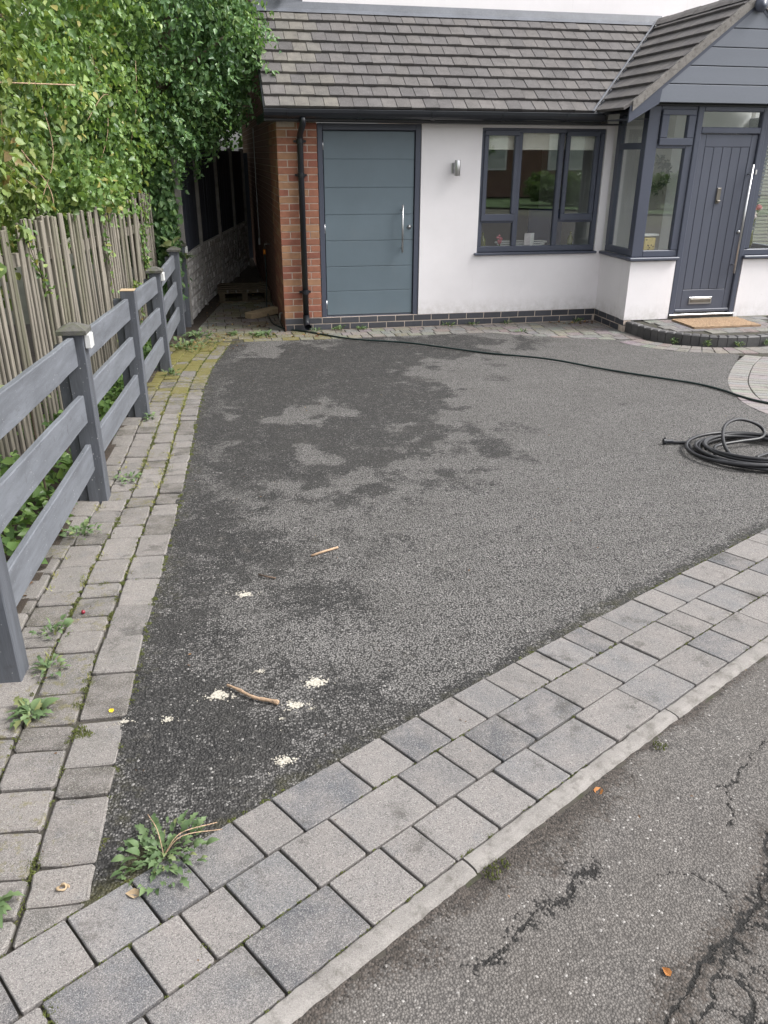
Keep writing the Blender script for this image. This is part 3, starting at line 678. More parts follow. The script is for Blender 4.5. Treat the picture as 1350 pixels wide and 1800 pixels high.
for k in range(2):                                     # two rows that follow the step round
    a0 = 198; n = 22
    for i in range(n):
        A0 = math.radians(a0+i*(330-a0)/n); A1 = math.radians(a0+(i+1)*(330-a0)/n)
        e0, e1 = .06+.17*k, .06+.17*(k+1)
        p = [step_pt(A0, 1, e0), step_pt(A0, 1, e1), step_pt(A1, 1, e1), step_pt(A1, 1, e0)]
        sett(p, hb, gap=.004, tone=border_tone(), moss=.05+.15*random.random(), top=.004)

# ---- path of setts at the right, rows following the drive's curved edge
pr = root('curved_path', None, None, (4.2, -3.3, gz(-3.3))); props(pr, kind='structure')
pe = [(4.56, -2.29), (4.36, -2.49), (4.166, -2.692), (3.94, -2.97), (3.706, -3.272), (3.6, -3.43), (3.507, -3.588), (3.38, -3.84), (3.285, -4.074), (3.235, -4.3), (3.229, -4.5), (3.26, -4.8), (3.4, -5.1), (3.6, -5.3)]
pel = np.r_[0, np.cumsum([math.dist(a, b) for a, b in zip(pe[:-1], pe[1:])])]
pes = np.linspace(0, pel[-1], 60)
PX = np.interp(pes, pel, [p[0] for p in pe]); PY = np.interp(pes, pel, [p[1] for p in pe])
for _ in range(3): PX[1:-1] = (PX[:-2]+2*PX[1:-1]+PX[2:])/4; PY[1:-1] = (PY[:-2]+2*PY[1:-1]+PY[2:])/4
TX = np.gradient(PX); TY = np.gradient(PY); nn = np.hypot(TX, TY); TX /= nn; TY /= nn
def PE(s, d): return (float(np.interp(s, pes, PX)-np.interp(s, pes, TY)*d), float(np.interp(s, pes, PY)+np.interp(s, pes, TX)*d))
V = [(*PE(s, -.01), gz(PE(s, -.01)[1])-.008) for s in np.linspace(0, pel[-1], 30)]+[(6.8, -5.3, gz(-5.3)-.008), (6.8, -2.3, gz(-2.3)-.008)]
V = [(x, y, z) for x, y, z in V]; 
mk('bedding', V, [tuple(range(len(V)))], M_['bed'], pr)
s = 0
nblk = 34
for j in range(6):
    d0, d1_ = .0+.172*j, .172*(j+1); st_ = (j % 2)*.04
    nb = nblk
    for i in range(nb):
        a, b = pel[-1]*i/nb, pel[-1]*(i+1)/nb
        p = [PE(a, d0), PE(b, d0), PE(b, d1_), PE(a, d1_)]
        if area(p) < 1e-3: continue
        sett(p, pr, gap=.0035, tone=tuple(c*random.uniform(.9, 1.08) for c in (.25, .238, .226)), moss=0.)

# ---- alley paving
al = root('alley_paving', None, None, (-.5, 1, 0)); props(al, kind='structure')
V = [(-1.4, -.42, -.006), (.0, -.42, -.006), (.0, 9, -.012), (-1.4, 9, -.012)]
mk('bedding', V, [(0, 1, 2, 3)], M_['soil'], al)
y = -.02; r = 0
while y < 2.6:
    h = random.choice((.16, .2)); x = -1.12+(.1 if r % 2 else 0)
    while x < 0:
        wd = .21; p = clip([(x, y), (x+wd, y), (x+wd, y+h), (x, y+h)], 1, 0, -.012)
        p = clip(p, -1, .17, 1.09) if p else p
        if p: sett(p, al, gap=.005, tone=tuple(c*random.uniform(.6, .95) for c in (.17, .155, .115)), moss=.25+.3*random.random(), top=.0)
        x += wd
    y += h; r += 1
y = -.42; r = 0
while y < -.05:
    x = -1.12+.07*r
    while x < -.64:
        p = [(x, y), (x+.16, y), (x+.16, y+.12), (x, y+.12)]; sett(p, al, gap=.005, tone=border_tone(.25), moss=.5+.2*random.random(), top=.001); x += .16
    y += .12; r += 1
# planting bed between the two fences
fbd = [(-9.5, -3.2), (-6, -2.9), (-3, -2.6), (0, -2.3), (1.2, -2.2)]
yb = np.linspace(-9.3, 1.0, 30)
props(ribbon('flower_bed', [(-4.5, y) for y in yb], [(fence_x(y)-.13, y) for y in yb], .004, M_['soil']), kind='structure')

# ================================================================== HOUSE
H = root('house', 'white and brick house front with grey porch and tiled lean-to roof', 'house')
FZ = lambda u, v, h: (u, -h, v)            # facade frame: x, z, outwards
GR = M_['greypvc']
# --- facade wall with openings
fw = B()
for d in [(1.625, 2.336, -0, .22, .15, 2.245), (2.336, 3.86, 0, .22, .15, .835), (3.86, 3.957, 0, .22, .15, 2.245), (2.336, 3.86, .0, .22, 2.215, 2.245)]: fw.box(*d)
wall = fw.build('wall', M_['render'], H)
# --- brick pillar and side wall on a mortar core
core = B().box(.004, .436, .005, .22, -.05, 2.262).box(.004, .22, .22, 1.14, -.05, 2.25).box(.004, .22, 1.14, 9, -.05, 5.6).box(.436, 3.96, .004, .22, -.05, .148).box(3.96, 4.05, -.776, .0, -.05, .146).build('mortar_core', M_['mortar'], H)
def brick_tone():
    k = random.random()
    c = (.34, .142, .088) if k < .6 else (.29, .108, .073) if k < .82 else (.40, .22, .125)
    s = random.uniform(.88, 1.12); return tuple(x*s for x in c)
def brick(F, u0, u1, v0, v1, parent, blue=False, name='brick'):
    q = [(u0, v0), (u1, v0), (u1, v1), (u0, v1)]; j = lambda: random.uniform(-.0012, .0012)
    q = [(a+j(), b+j()) for a, b in q]
    o = B().slab(q, F, .0+random.uniform(-.001, .001), .06, .002).build(name, M_['bluebrick' if blue else 'brick'], parent, fix=False)
    if blue: s = random.uniform(.75, 1.2); o.color = (.062*s, .064*s, .076*s, 0)
    else: o.color = (*brick_tone(), 0)
    return o
for k in range(28):
    z0 = .15+.075*k+.005; z1 = z0+.065
    if k % 2 == 0: cols = [(0, .1025), (.1125, .3275), (.3375, .44)]
    else: cols = [(0, .215), (.225, .44)]
    for a, b in cols: brick(FZ, a, b, z0, z1, core)
FSide = lambda u, v, h: (-h, u, v)
rest = B()
for k in range(-2, 72):
    z0 = .15+.075*k+.005; z1 = z0+.065; y = 0.0 if k % 2 == 0 else -.1125
    while y < 9:
        a, b = max(y, .0), y+.215
        if b-a > .05 and not (a < 1.14 and z1 > 2.33+.8*(a+.1)):
            # side wall u runs away from the corner; mirrored winding
            q = [(a+.001, z0), (a+.001, z1), (b, z1), (b, z0)]
            if 0 <= k < 28 and b < 1.25 and k >= 0:
                o = B().slab(q, FSide, 0, .05, .002).build('brick', M_['brick'], core, fix=False); o.color = (*brick_tone(), 0)
            else: rest.slab([(a, z0), (a, z1), (b, z1), (b, z0)], FSide, 0, .012, .002)
        y += .225
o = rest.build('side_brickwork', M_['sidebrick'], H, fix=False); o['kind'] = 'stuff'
FP_ = lambda u, v, h: (3.957-h, u, v)
for k in range(2):                          # blue brick plinth
    z0 = .075*k+.005; z1 = z0+.065; x = 0 if k else -.1125
    while x < 3.95:
        a, b = max(x, 0), min(x+.215, 3.952)
        if b-a > .04: brick(FZ, a, b, z0, z1, core, True)
        x += .225
    y = -.776 if k else -.66
    while y < 0:
        a, b = y, min(y+.215, -.003)
        if b-a > .04: brick(FP_, a, b, z0, z1, core, True)
        y += .225
# render stop bead over plinth
# --- garage door
gf = B().box(.446, .503, .01, .1, .15, 2.245, .004).box(1.558, 1.622, .01, .1, .15, 2.245, .004).box(.503, 1.558, .01, .1, 2.178, 2.245, .004).box(.503, 1.558, .03, .1, .14, .162, .003).build('garage_door_frame', GR, H)
B().box(.45, 1.62, .101, .14, .15, 2.245).build('door_gap_blackout', M_['blackpvc'], H)  # dark box added to stop light showing through the door gaps
gd = box('garage_door', (.512, 1.549, .034, .075, .166, 2.168), M_['garagedoor'], H, .002)
zz = [.168, .445, .726, 1.015, 1.3, 1.588, 1.883, 2.166]
for a, b in zip(zz[:-1], zz[1:]): box('door_panel', (.5125, 1.5485, .028, .05, a+.0035, b-.0035), M_['garagedoor'], gd, .0025)
for z in (2.026, 1.15, .294): B().lathe([(.008, -.05), (.008, .05)], (.506, .022, z), 8).build('hinge', M_['steel'], gd, True)
hd = B().tube([(1.41, -.035, .883), (1.41, -.035, 1.404)], .011, 10)
for z in (.935, 1.352): hd.tube([(1.41, .03, z), (1.41, -.03, z)], .007, 8)
hd.build('pull_handle', M_['steel'], gd, True)
B().lathe([(.026, 0), (.026, .008), (.016, .012), (.016, .016)], (1.503, .028, 1.161), 14, 'y').build('lock_cylinder', M_['steel'], gd, True)
# --- kitchen window
def bars(B_, rects, y0, y1, c=.006):
    for r in rects: B_.box(r[0], r[1], y0, y1, r[2], r[3], c)
    return B_
wf = B()
bars(wf, [(2.338, 3.858, 2.165, 2.215), (2.338, 3.858, .86, .925), (2.338, 2.39, .925, 2.165), (3.80, 3.858, .925, 2.165), (2.775, 2.838, .925, 2.165), (3.292, 3.352, .925, 2.165), (2.39, 2.775, 1.19, 1.235), (3.352, 3.80, 1.19, 1.235)], .02, .085)
win = wf.build('window', GR, H)
for x0, x1 in ((2.37, 2.79), (3.37, 3.785)):
    s_ = B(); bars(s_, [(x0, x1, 2.135, 2.19), (x0, x1, 1.212, 1.29), (x0, x0+.052, 1.29, 2.135), (x1-.052, x1, 1.29, 2.135)], .002, .05)
    s_.build('opening_sash', GR, win)
for x0, x1, z0, z1, y in ((2.42, 2.74, 1.285, 2.14, .03), (2.385, 2.78, .92, 1.195, .05), (2.833, 3.297, .92, 2.17, .05), (3.42, 3.735, 1.285, 2.14, .03), (3.347, 3.805, .92, 1.195, .05)):
    B().box(x0, x1, y, y+.003, z0, z1).build('pane', M_['glass'], win)
B().box(2.30, 3.875, -.045, .06, .829, .857, .008).build('sill', GR, win)
# room behind it
B().add([(1.8, 3.4, .3), (4.6, 3.4, .3), (4.6, 3.4, 2.5), (1.8, 3.4, 2.5), (1.8, .225, .3), (4.6, .225, .3), (4.6, .225, 2.5), (1.8, .225, 2.5)], [(0, 1, 2, 3), (4, 0, 3, 7), (5, 6, 2, 1), (4, 5, 1, 0), (7, 3, 2, 6)]).build('room_interior', M_['interior'], H, fix=False)
B().box(2.34, 3.85, .09, .40, .80, .86, .004).build('window_board', M_['white'], H)
# --- porch (same building)
Yp = -.776; XL, XR = 3.957, 5.97
pw = B().box(XL, 4.528, Yp, Yp+.12, .14, .812).box(XL, XL+.12, Yp+.12, 0, .146, .812)
pw.build('porch_wall', M_['render'], H); pw = B().box(5.41, XR, Yp, Yp+.12, .14, .812).box(XR-.12, XR, Yp+.12, 1, .146, .812)
pw.build('porch_wall', M_['render'], H)
pf = B()   # glazed frames on the low wall
# front left light
bars(pf, [(3.962, 4.10, .86, 2.43), (4.10, 4.535, 2.375, 2.43), (4.10, 4.535, .86, .93), (4.445, 4.535, .93, 2.375), (4.10, 4.445, 2.005, 2.05)], Yp+.018, Yp+.088)
# side lights facing the drive
for (y0, y1, z0, z1) in ((Yp+.092, -.035, 2.36, 2.43), (Yp+.092, -.035, .86, .935), (-.125, -.035, .935, 2.36), (Yp+.092, Yp+.15, .935, 2.36), (Yp+.15, -.125, 1.995, 2.062)):
    pf.box(3.975, 4.04, y0, y1, z0, z1, .006)
pwn = pf.build('porch_window', GR, H)
pf = B()
# front right light
bars(pf, [(5.405, 5.47, .93, 2.375), (5.85, 5.965, .86, 2.43), (5.405, 5.85, 2.375, 2.43), (5.405, 5.85, .86, .925)], Yp+.018, Yp+.088)
for (y0, y1, z0, z1) in ((Yp+.092, -.035, 2.36, 2.43), (Yp+.092, -.035, .86, .935), (-.125, .3, .935, 2.36), (Yp+.092, Yp+.15, .935, 2.36)):
    pf.box(5.887, 5.95, y0, y1, z0, z1, .006)
pwr = pf.build('porch_window', GR, H)
B().box(5.92, 5.923, Yp+.14, -.115, .93, 2.37).build('pane', M_['glass'], pwr)
s_ = B(); bars(s_, [(4.112, 4.515, 2.335, 2.392), (4.112, 4.515, 2.035, 2.11), (4.112, 4.2, 2.11, 2.335), (4.43, 4.515, 2.11, 2.335)], Yp-.004, Yp+.05); s_.build('opening_sash', GR, pwn)
for d in ((4.19, 4.44, Yp+.03, Yp+.033, 2.1, 2.345), (4.09, 4.455, Yp+.05, Yp+.053, .92, 2.01), (4.0, 4.003, Yp+.14, -.115, .93, 2.0), (4.0, 4.003, Yp+.14, -.115, 2.055, 2.37)):
    B().box(*d).build('pane', M_['glass'], pwn)
B().box(5.46, 5.86, Yp+.05, Yp+.053, .92, 2.38).build('pane', M_['glass'], pwr)
B().box(3.915, 4.545, Yp-.05, Yp+.05, .824, .858, .008).box(3.915, 3.99, Yp+.05, -.01, .824, .858, .008).build('sill', GR, pwn)
B().box(5.385, 6.01, Yp-.05, Yp+.05, .824, .858, .008).build('sill', GR, pwr)
# --- front door
dfm = B(); bars(dfm, [(4.535, 4.607, .19, 2.43), (5.335, 5.403, .19, 2.43), (4.607, 5.335, 2.375, 2.43), (4.607, 5.335, 2.158, 2.222)], Yp+.0, Yp+.088, .008)
dfm = dfm.build('door_frame', GR, H)
B().box(4.6, 5.34, Yp+.04, Yp+.043, 2.21, 2.38).build('fanlight_pane', M_['glass'], dfm)
fd = box('front_door', (4.611, 5.331, Yp+.035, Yp+.075, .205, 2.154), M_['frontdoor'], H, .004)
for d in ((4.612, 4.688, .207, 2.152), (5.254, 5.33, .207, 2.152), (4.69, 5.252, 2.025, 2.152), (4.69, 5.252, .207, .47)): box('door_rail', (d[0], d[1], Yp+.026, Yp+.05, d[2], d[3]), M_['frontdoor'], fd, .003)
nb = 5
for i in range(nb):
    x0 = 4.692+(5.25-4.692)*i/nb; x1 = 4.692+(5.25-4.692)*(i+1)/nb
    box('door_plank', (x0+.002, x1-.002, Yp+.028, Yp+.05, .474, 2.022), M_['frontdoor'], fd, .005)
hd = B().tube([(5.285, Yp-.045, .66), (5.285, Yp-.045, 1.845)], .0135, 12)
for z in (.755, 1.745): hd.tube([(5.285, Yp+.03, z), (5.285, Yp-.04, z)], .008, 8)
hd.build('pull_handle', M_['steel'], fd, True)
kn = B().box(4.925, 4.975, Yp+.012, Yp+.03, 1.435, 1.6, .006).box(4.93, 4.97, Yp-.012, Yp+.014, 1.45, 1.47, .004); kn.build('knocker', M_['bronze'], fd)
lp = box('letterbox', (4.787, 5.09, Yp+.012, Yp+.03, .302, .385), M_['steel'], fd, .008)
box('letterbox_flap', (4.805, 5.072, Yp+.006, Yp+.02, .322, .366), M_['bronze'], lp, .005)
B().lathe([(.018, 0), (.018, .012), (.012, .014)], (5.295, Yp+.026, 1.12), 12, 'y').build('lock_cylinder', M_['steel'], fd, True)
box('weather_bar', (4.613, 5.329, Yp+.004, Yp+.03, .212, .245), M_['frontdoor'], fd, .006)
box('threshold', (4.54, 5.40, Yp-.02, Yp+.08, .168, .192), M_['steel'], H, .004)
B().box(4.545, 4.57, Yp-.02, Yp-.016, 1.2, 1.26)
box('bell_push', (5.355, 5.372, Yp-.012, Yp+.004, 1.74, 1.79), M_['whiteplastic'], dfm, .003)
# hall behind
B().add([(3.96, 2.2, .14), (5.97, 2.2, .14), (5.97, 2.2, 2.44), (3.96, 2.2, 2.44), (3.96, .225, .14), (5.97, .3, .14), (5.97, .3, 2.44), (3.96, .225, 2.44), (3.99, -.6, .14), (3.99, -.6, 2.44)], [(0, 1, 2, 3), (5, 6, 2, 1), (4, 0, 3, 7)]).build('hall_wall', M_['hall'], H, fix=False)
B().box(4.05, 5.9, Yp+.1, 2.2, .12, .15).build('hall_floor', M_['taupe'], H)
B().box(4.0, 5.9, Yp+.1, .26, 2.435, 2.45).build('hall_ceiling', M_['hall'], H)
B().box(3.98, 4.62, .26, .30, .15, 2.43).build('hall_partition', M_['hall'], H); B().box(4.625, 4.88, .27, .30, .15, 2.43).build('hall_screen', M_['taupe'], H)
B().box(4.885, 5.9, .28, .31, .15, 2.43, .004).build('hall_door', M_['white'], H)
# --- gable of horizontal boards
KS = .80
gb = B().add([(3.98, Yp+.03, 2.43), (5.96, Yp+.03, 2.43), (5.96, Yp+.03, 2.62), (4.97, Yp+.03, 3.41), (3.98, Yp+.03, 2.62)], [(0, 1, 2, 3, 4)]).build('gable', M_['cladding'], H)
zb = [2.446, 2.625, 2.797, 2.971, 3.145, 3.313, 3.46]
for a, b in zip(zb[:-1], zb[1:]):
    p = [(3.978, a+.004), (5.962, a+.004), (5.962, b-.004), (3.978, b-.004)]
    p = clip(p, -KS, 1, 2.615-KS*3.978); p = clip(p, KS, 1, 2.615+KS*5.962) if p else p
    if p and area(p) > 1e-3: B().slab(p, lambda u, v, h: (u, Yp-h-.105, v), 0.012, .03, .004).build('board', M_['cladding'], gb, fix=False)
box('soffit_board', (3.97, 5.97, Yp-.02, Yp+.09, 2.425, 2.445), M_['blackpvc'], H, .002)
# --- roofs
EZ, EY, TY_, TZ = 2.365, -.22, 1.09, 2.365+.8*1.31
Lr = math.hypot(1, .8); nU = Vector((0, -.8, 1)).normalized(); sU = Vector((0, 1, .8)).normalized()
def FR(u, v, h): p = Vector((0, EY, EZ))+sU*v+nU*h; return (u, p.y, p.z)
Ltot = 1.31*Lr
def valley_u(v): return 3.6+v/Lr     # 45 degrees in plan: x grows as far as y does
roof = B().add([FR(-.12, 0, -.03), FR(3.55, 0, -.03), FR(valley_u(Ltot), Ltot, -.03), FR(-.12, Ltot, -.03), FR(-.12, 0, -.05), FR(3.55, 0, -.05), FR(valley_u(Ltot), Ltot, -.05), FR(-.12, Ltot, -.05)], [(0, 1, 2, 3), (7, 6, 5, 4), (0, 3, 7, 4), (0, 4, 5, 1)]).build('roof', M_['blackpvc'], H)
NC = 9; gch = Ltot/NC; tw = .157
def tile_tone(xk):
    c = random.choice(((.108, .1, .099), (.096, .09, .091), (.122, .113, .110), (.104, .098, .099)))
    s = random.uniform(.88, 1.12); return tuple(q*s for q in c)
for i in range(NC):
    v0 = i*gch; v1 = min(v0+gch+.03, Ltot+.01); u = -.125-(tw/2 if i % 2 else 0)
    jn = 0
    while u < 5:
        a, b = max(u, -.125), u+tw
        if b-a < .03: u += tw; continue
        r0 = random.uniform(-.003, .003)
        p = [(a+.0018, v0+r0), (b-.0018, v0+r0+random.uniform(-.002, .002)), (b-.0018, v1), (a+.0018, v1)]
        p = clip(p, 1, -1/Lr, 3.6-.03)
        if len(p) >= 3 and area(p) > .002:
            hj = random.uniform(-.0025, .0025); tl = random.uniform(-.02, .02)
            F = lambda uu, vv, h, v0=v0, hj=hj, a=a, tl=tl: FR(uu, vv, h+.040-(vv-v0)*.15+hj+(uu-a)*tl)
            o = B().slab(p, F, 0, .03, .003, .001).build('roof_tile', M_['tile'], roof, fix=False)
            t_ = tile_tone(u); mo = 0.0
            if .0 < a < .55 and random.random() < .75: t_ = tuple(q*1.35 for q in (t_[0], t_[1], t_[2]*.9)); mo = random.uniform(.05, .3)
            o.color = (*t_, mo)
        u += tw
# lead flashing on top and against the wall
fl = B().add([FR(-.13, Ltot-.035, .03), FR(4.93, Ltot-.035, .03), FR(4.97, Ltot+.03, .028), FR(-.13, Ltot+.03, .028)], [(0, 1, 2, 3)])
zt = FR(0, Ltot+.03, .028)
fl.add([(-.13, zt[1], zt[2]), (4.98, zt[1], zt[2]), (4.98, 1.128, 3.53), (.46, 1.128, 3.53), (.44, 1.128, 3.60), (-.13, 1.128, 3.60)], [(0, 1, 2, 3, 4, 5)])
fl.build('lead_flashing', M_['lead'], H, fix=False)
B().box(.46, 8.5, 1.14, 1.4, 3.50, 5.6).build('upper_wall', M_['render'], H)
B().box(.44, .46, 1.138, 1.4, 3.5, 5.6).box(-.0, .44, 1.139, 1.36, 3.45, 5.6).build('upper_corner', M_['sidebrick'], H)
B().box(.0045, .2, .0, 1.13, 2.2, 2.3).add([(.0045, .0, 2.3), (.0045, 1.135, 2.3), (.0045, 1.135, 3.2), (.2, .0, 2.3), (.2, 1.135, 2.3), (.2, 1.135, 3.2)], [(0, 1, 2), (3, 5, 4), (0, 2, 5, 3)]).build('gable_core', M_['mortar'], H)
B().tube([(.22, 1.08, 3.55), (.22, 1.06, 3.7), (.22, 1.06, 5.4)], .034, 10).build('upper_downpipe', M_['blackpvc'], H, True)
# porch roof: left slope faces the drive
GY0, GX = -.9, 4.97
sX = Vector((1, 0, .8)).normalized(); nX = Vector((-.8, 0, 1)).normalized()
def FPR(u, v, h): p = Vector((3.6, 0, EZ))+sX*v+nX*h; return (p.x, u, p.z)      # u along y, v up slope
LP = (GX-3.6)*Lr
def FPR2(u, v, h): p = Vector((2*GX-3.6, 0, EZ))+Vector((-sX.x, 0, sX.z))*v+Vector((.8, 0, 1)).normalized()*h; return (p.x, u, p.z)
pr_ = B().add([FPR(GY0+.02, 0, -.03), FPR(-.2, 0, -.03), FPR(1.15, LP, -.03), FPR(GY0+.02, LP, -.03)], [(0, 1, 2, 3)]).add([FPR2(GY0+.02, 0, -.03), FPR2(-.2, 0, -.03), FPR2(1.15, LP, -.03), FPR2(GY0+.02, LP, -.03)], [(0, 3, 2, 1)]).build('porch_roof', M_['blackpvc'], H, fix=False)
for F0, mir in ((FPR, False), (FPR2, True)):
    for i in range(NC):
        v0 = i*LP/NC; v1 = min(v0+LP/NC+.03, LP+.005); u = GY0-(.0 if i % 2 else tw/2)
        while u < 1.3:
            a, b = max(u, GY0), u+tw
            if b-a < .03: u += tw; continue
            p = [(a+.002, v0), (b-.002, v0), (b-.002, v1), (a+.002, v1)]
            p = clip(p, 1, -1/Lr, -.22-.03)
            if len(p) >= 3 and area(p) > .002:
                q = p if mir else p[::-1]
                F = lambda uu, vv, h, v0=v0: F0(uu, vv, h+.040-(vv-v0)*.15)
                if mir: o = B().slab(q, F, 0, .03, .003).build('roof_tile', M_['tile'], pr_, fix=True)
                else: o = B().slab(p, F, 0, .03, .003, .001).build('roof_tile', M_['tile'], pr_, fix=True)
                o.color = (*tile_tone(0), 0)
            u += tw
# ridge, valley lead, verge mortar and barge boards
rg = B()
for i in range(6):
    y0 = GY0-.01+i*.36
    if y0 > 1.1: break
    rg.add([(GX+dx, y, 3.485+dz+(.004 if i % 2 else 0)) for y in (y0, min(y0+.355, 1.12)) for dx, dz in ((-.13, -.075), (-.09, -.03), (-.04, .012), (.04, .012), (.09, -.03), (.13, -.075))], [(k, k+1, k+7, k+6) for k in range(5)]+[(0, 1, 2, 3, 4, 5)])
rg.build('ridge_tiles', M_['tile'], H).color = (.16, .15, .145, 0)
vl = B()
def vpt(v, off, h): return (3.6+v/Lr+off, -.22+v/Lr-off*.0, EZ+.8*v/Lr+h)
vl.add([vpt(-.03, -.05, .012), vpt(-.03, .0, -.01), vpt(-.03, .05, .02), vpt(Ltot, -.05, .012), vpt(Ltot, .0, -.01), vpt(Ltot, .05, .02)], [(0, 1, 4, 3), (1, 2, 5, 4)])
vl.tube([vpt(-.04, -.028, .045), vpt(Ltot*.5, -.028, .045), vpt(Ltot, -.028, .045)], .012, 6)
vl.build('valley_lead', M_['lead'], H)
for mir in (0, 1):
    X = (lambda x: 2*GX-x) if mir else (lambda x: x)
    vb = B()
    def strip(x0, x1, y0, y1, h0, h1):
        z = lambda x: EZ+.8*(x-3.6)
        vb.add([(X(x), y, z(x)+h) for x in (x0, x1) for y in (y0, y1) for h in (h0, h1)], [(0, 1, 3, 2), (4, 6, 7, 5), (0, 4, 5, 1), (2, 3, 7, 6), (0, 2, 6, 4), (1, 5, 7, 3)])
    strip(3.68, GX, GY0-.012, GY0+.05, -.07, .03); vb.build('verge_mortar', M_['kerb'], H)
    vb = B()
    z = lambda x: EZ+.8*(x-3.6)
    pts = [(3.655, z(3.655)-.16), (3.655, z(3.655)-.0), (GX, z(GX)-.06), (GX, z(GX)-.115), (4.0, z(4.0)-.115), (3.985, z(3.985)-.235)]
    v1_ = [(X(x), GY0+.003, zz_) for x, zz_ in pts]+[(X(x), GY0+.03, zz_) for x, zz_ in pts]
    n = len(pts); vb.add(v1_, [tuple(range(n)), tuple(range(2*n-1, n-1, -1))]+[(i, (i+1) % n, n+(i+1) % n, n+i) for i in range(n)])
    vb.build('barge_board', GR, H)
    vb = B()   # soffit under the porch eave
    vb.add([(X(3.66), GY0+.03, z(3.66)-.12), (X(3.66), -.05, z(3.66)-.12), (X(3.96), -.05, z(3.66)-.12), (X(3.96), GY0+.03, z(3.66)-.12)], [(0, 1, 2, 3)]); vb.build('eave_soffit', GR, H)
B().lathe([(.0, -.02), (.06, -.02), (.075, 0), (.06, .02), (.03, .05), (.0, .055)], (GX, GY0-.03, 3.36), 14, 'y').build('gable_finial', GR, H, True)
# --- gutter, fascia, soffit, downpipe
gu = B(); xs_ = np.linspace(-.145, 3.66, 14)
prof = [(-.055, .0), (-.053, -.03), (-.04, -.058), (-.018, -.075), (.01, -.08), (.035, -.07), (.052, -.04), (.055, 0)]
prof2 = [(a*.9, b*.93+.004) for a, b in prof][::-1]
pp = prof+prof2; m = len(pp); vs_ = [(float(x), -.285+a, 2.358+b) for x in xs_ for a, b in pp]
gu.add(vs_, [(i*m+j, i*m+(j+1) % m, (i+1)*m+(j+1) % m, (i+1)*m+j) for i in range(13) for j in range(m)])
for x in (-.145, 3.66): gu.add([(x, -.285+a, 2.358+b) for a, b in prof], [tuple(range(len(prof)))])
gut = gu.build('gutter', M_['blackpvc'], H, False)
for x in (.1, .85, 1.65, 2.45, 3.2):
    ub = B(); pr2 = [(a*1.09, b*1.08) for a, b in prof]; n = len(pr2)
    ub.add([(x+dx, -.285+a, 2.359+b) for dx in (0, .045) for a, b in pr2], [(j, j+1, n+j+1, n+j) for j in range(n-1)]+[tuple(range(n)), tuple(range(2*n-1, n-1, -1))]); ub.build('gutter_clip', M_['blackpvc'], gut)
box('fascia', (-.12, 3.66, -.225, -.203, 2.255, 2.36), M_['blackpvc'], H, .002)
box('soffit', (-.12, 3.96, -.2, -.001, 2.247, 2.262), M_['blackpvc'], H, .002)
B().box(-.14, -.118, -.24, 1.12, 2.25, 2.33).add([(-.14, -.22, 2.28), (-.118, -.22, 2.28), (-.118, 1.1, 3.33), (-.14, 1.1, 3.33), (-.14, -.22, 2.38), (-.118, -.22, 2.38), (-.118, 1.1, 3.42), (-.14, 1.1, 3.42)], [(0, 1, 2, 3), (4, 7, 6, 5), (0, 3, 7, 4), (1, 5, 6, 2), (0, 4, 5, 1)]).build('verge_board', M_['blackpvc'], H)
dp = B().tube([(.262, -.285, 2.29), (.262, -.285, 2.245), (.258, -.265, 2.215), (.25, -.1, 2.14), (.247, -.065, 2.1), (.247, -.058, 2.05), (.247, -.058, .17)], .034, 12)
dpo = dp.build('downpipe', M_['blackpvc'], H, True)
for z in (2.06, 1.72, .46): B().lathe([(.034, -.025), (.04, -.022), (.04, .022), (.034, .025)], (.247, -.058, z), 12).box(.18, .315, -.035, -.002, z-.012, z+.012, .003).build('pipe_clip', M_['blackpvc'], dpo)
B().tube([(.247, -.058, .2), (.247, -.058, .12), (.25, -.075, .09), (.258, -.12, .065)], [.039, .039, .04, .042], 12, cap=False).build('outlet_shoe', M_['blackpvc'], dpo, True)
B().tube([(.0, .35, .16), (-.03, .35, .15), (-.035, .34, .05)], .012, 8).build('overflow_pipe', M_['kerb'], H, True)
B().tube([(-.012, 4.4, 2.3), (-.012, 4.4, .62)], .008, 6).tube([(-.014, 4.4, .66), (-.014, 4.4, .56)], .018, 6).build('hanging_cable', M_['whiteplastic'], H)

# --- things inside and on the house
wl = root('wall_lamp', 'small stainless steel cylinder lamp on the white wall between garage door and window', 'lamp', (2.02, 0, 1.79))
B().lathe([(.033, -.082), (.034, -.08), (.034, .08), (.033, .082)], (2.03, -.085, 1.795), 18).build('lamp_body', M_['steel'], wl, True)
B().box(1.985, 2.045, -.02, -.001, 1.74, 1.85, .004).tube([(2.02, -.01, 1.79), (2.03, -.07, 1.79)], .018, 8).build('back_plate', M_['steel'], wl)
step = root('door_step', 'curved block-edged paved step in front of the grey front door', 'step', (4.97, -1.2, 0))
n = 40; pts = [step_pt(math.radians(180+180*i/n), .93) for i in range(n+1)]
B().slab(pts, lambda u, v, h: (u, v, h), .122, .16, .003).build('step_bed', M_['bed'], step)
for i in range(31):                              # soldier row of dark blocks
    A0 = math.radians(180+180*i/31); A1 = math.radians(180+180*(i+1)/31)
    p = [step_pt(A0, .9), step_pt(A0, 1), step_pt(A1, 1), step_pt(A1, .9)]
    p = shrink(p, .003)
    o = B().slab(p, lambda u, v, h: (u, v, h), .134+random.uniform(-.002, .002), .17, .012, .001).build('edge_block', M_['bluebrick'], step, fix=False)
    s = random.uniform(.8, 1.25); o.color = (.085*s, .083*s, .083*s, 0)
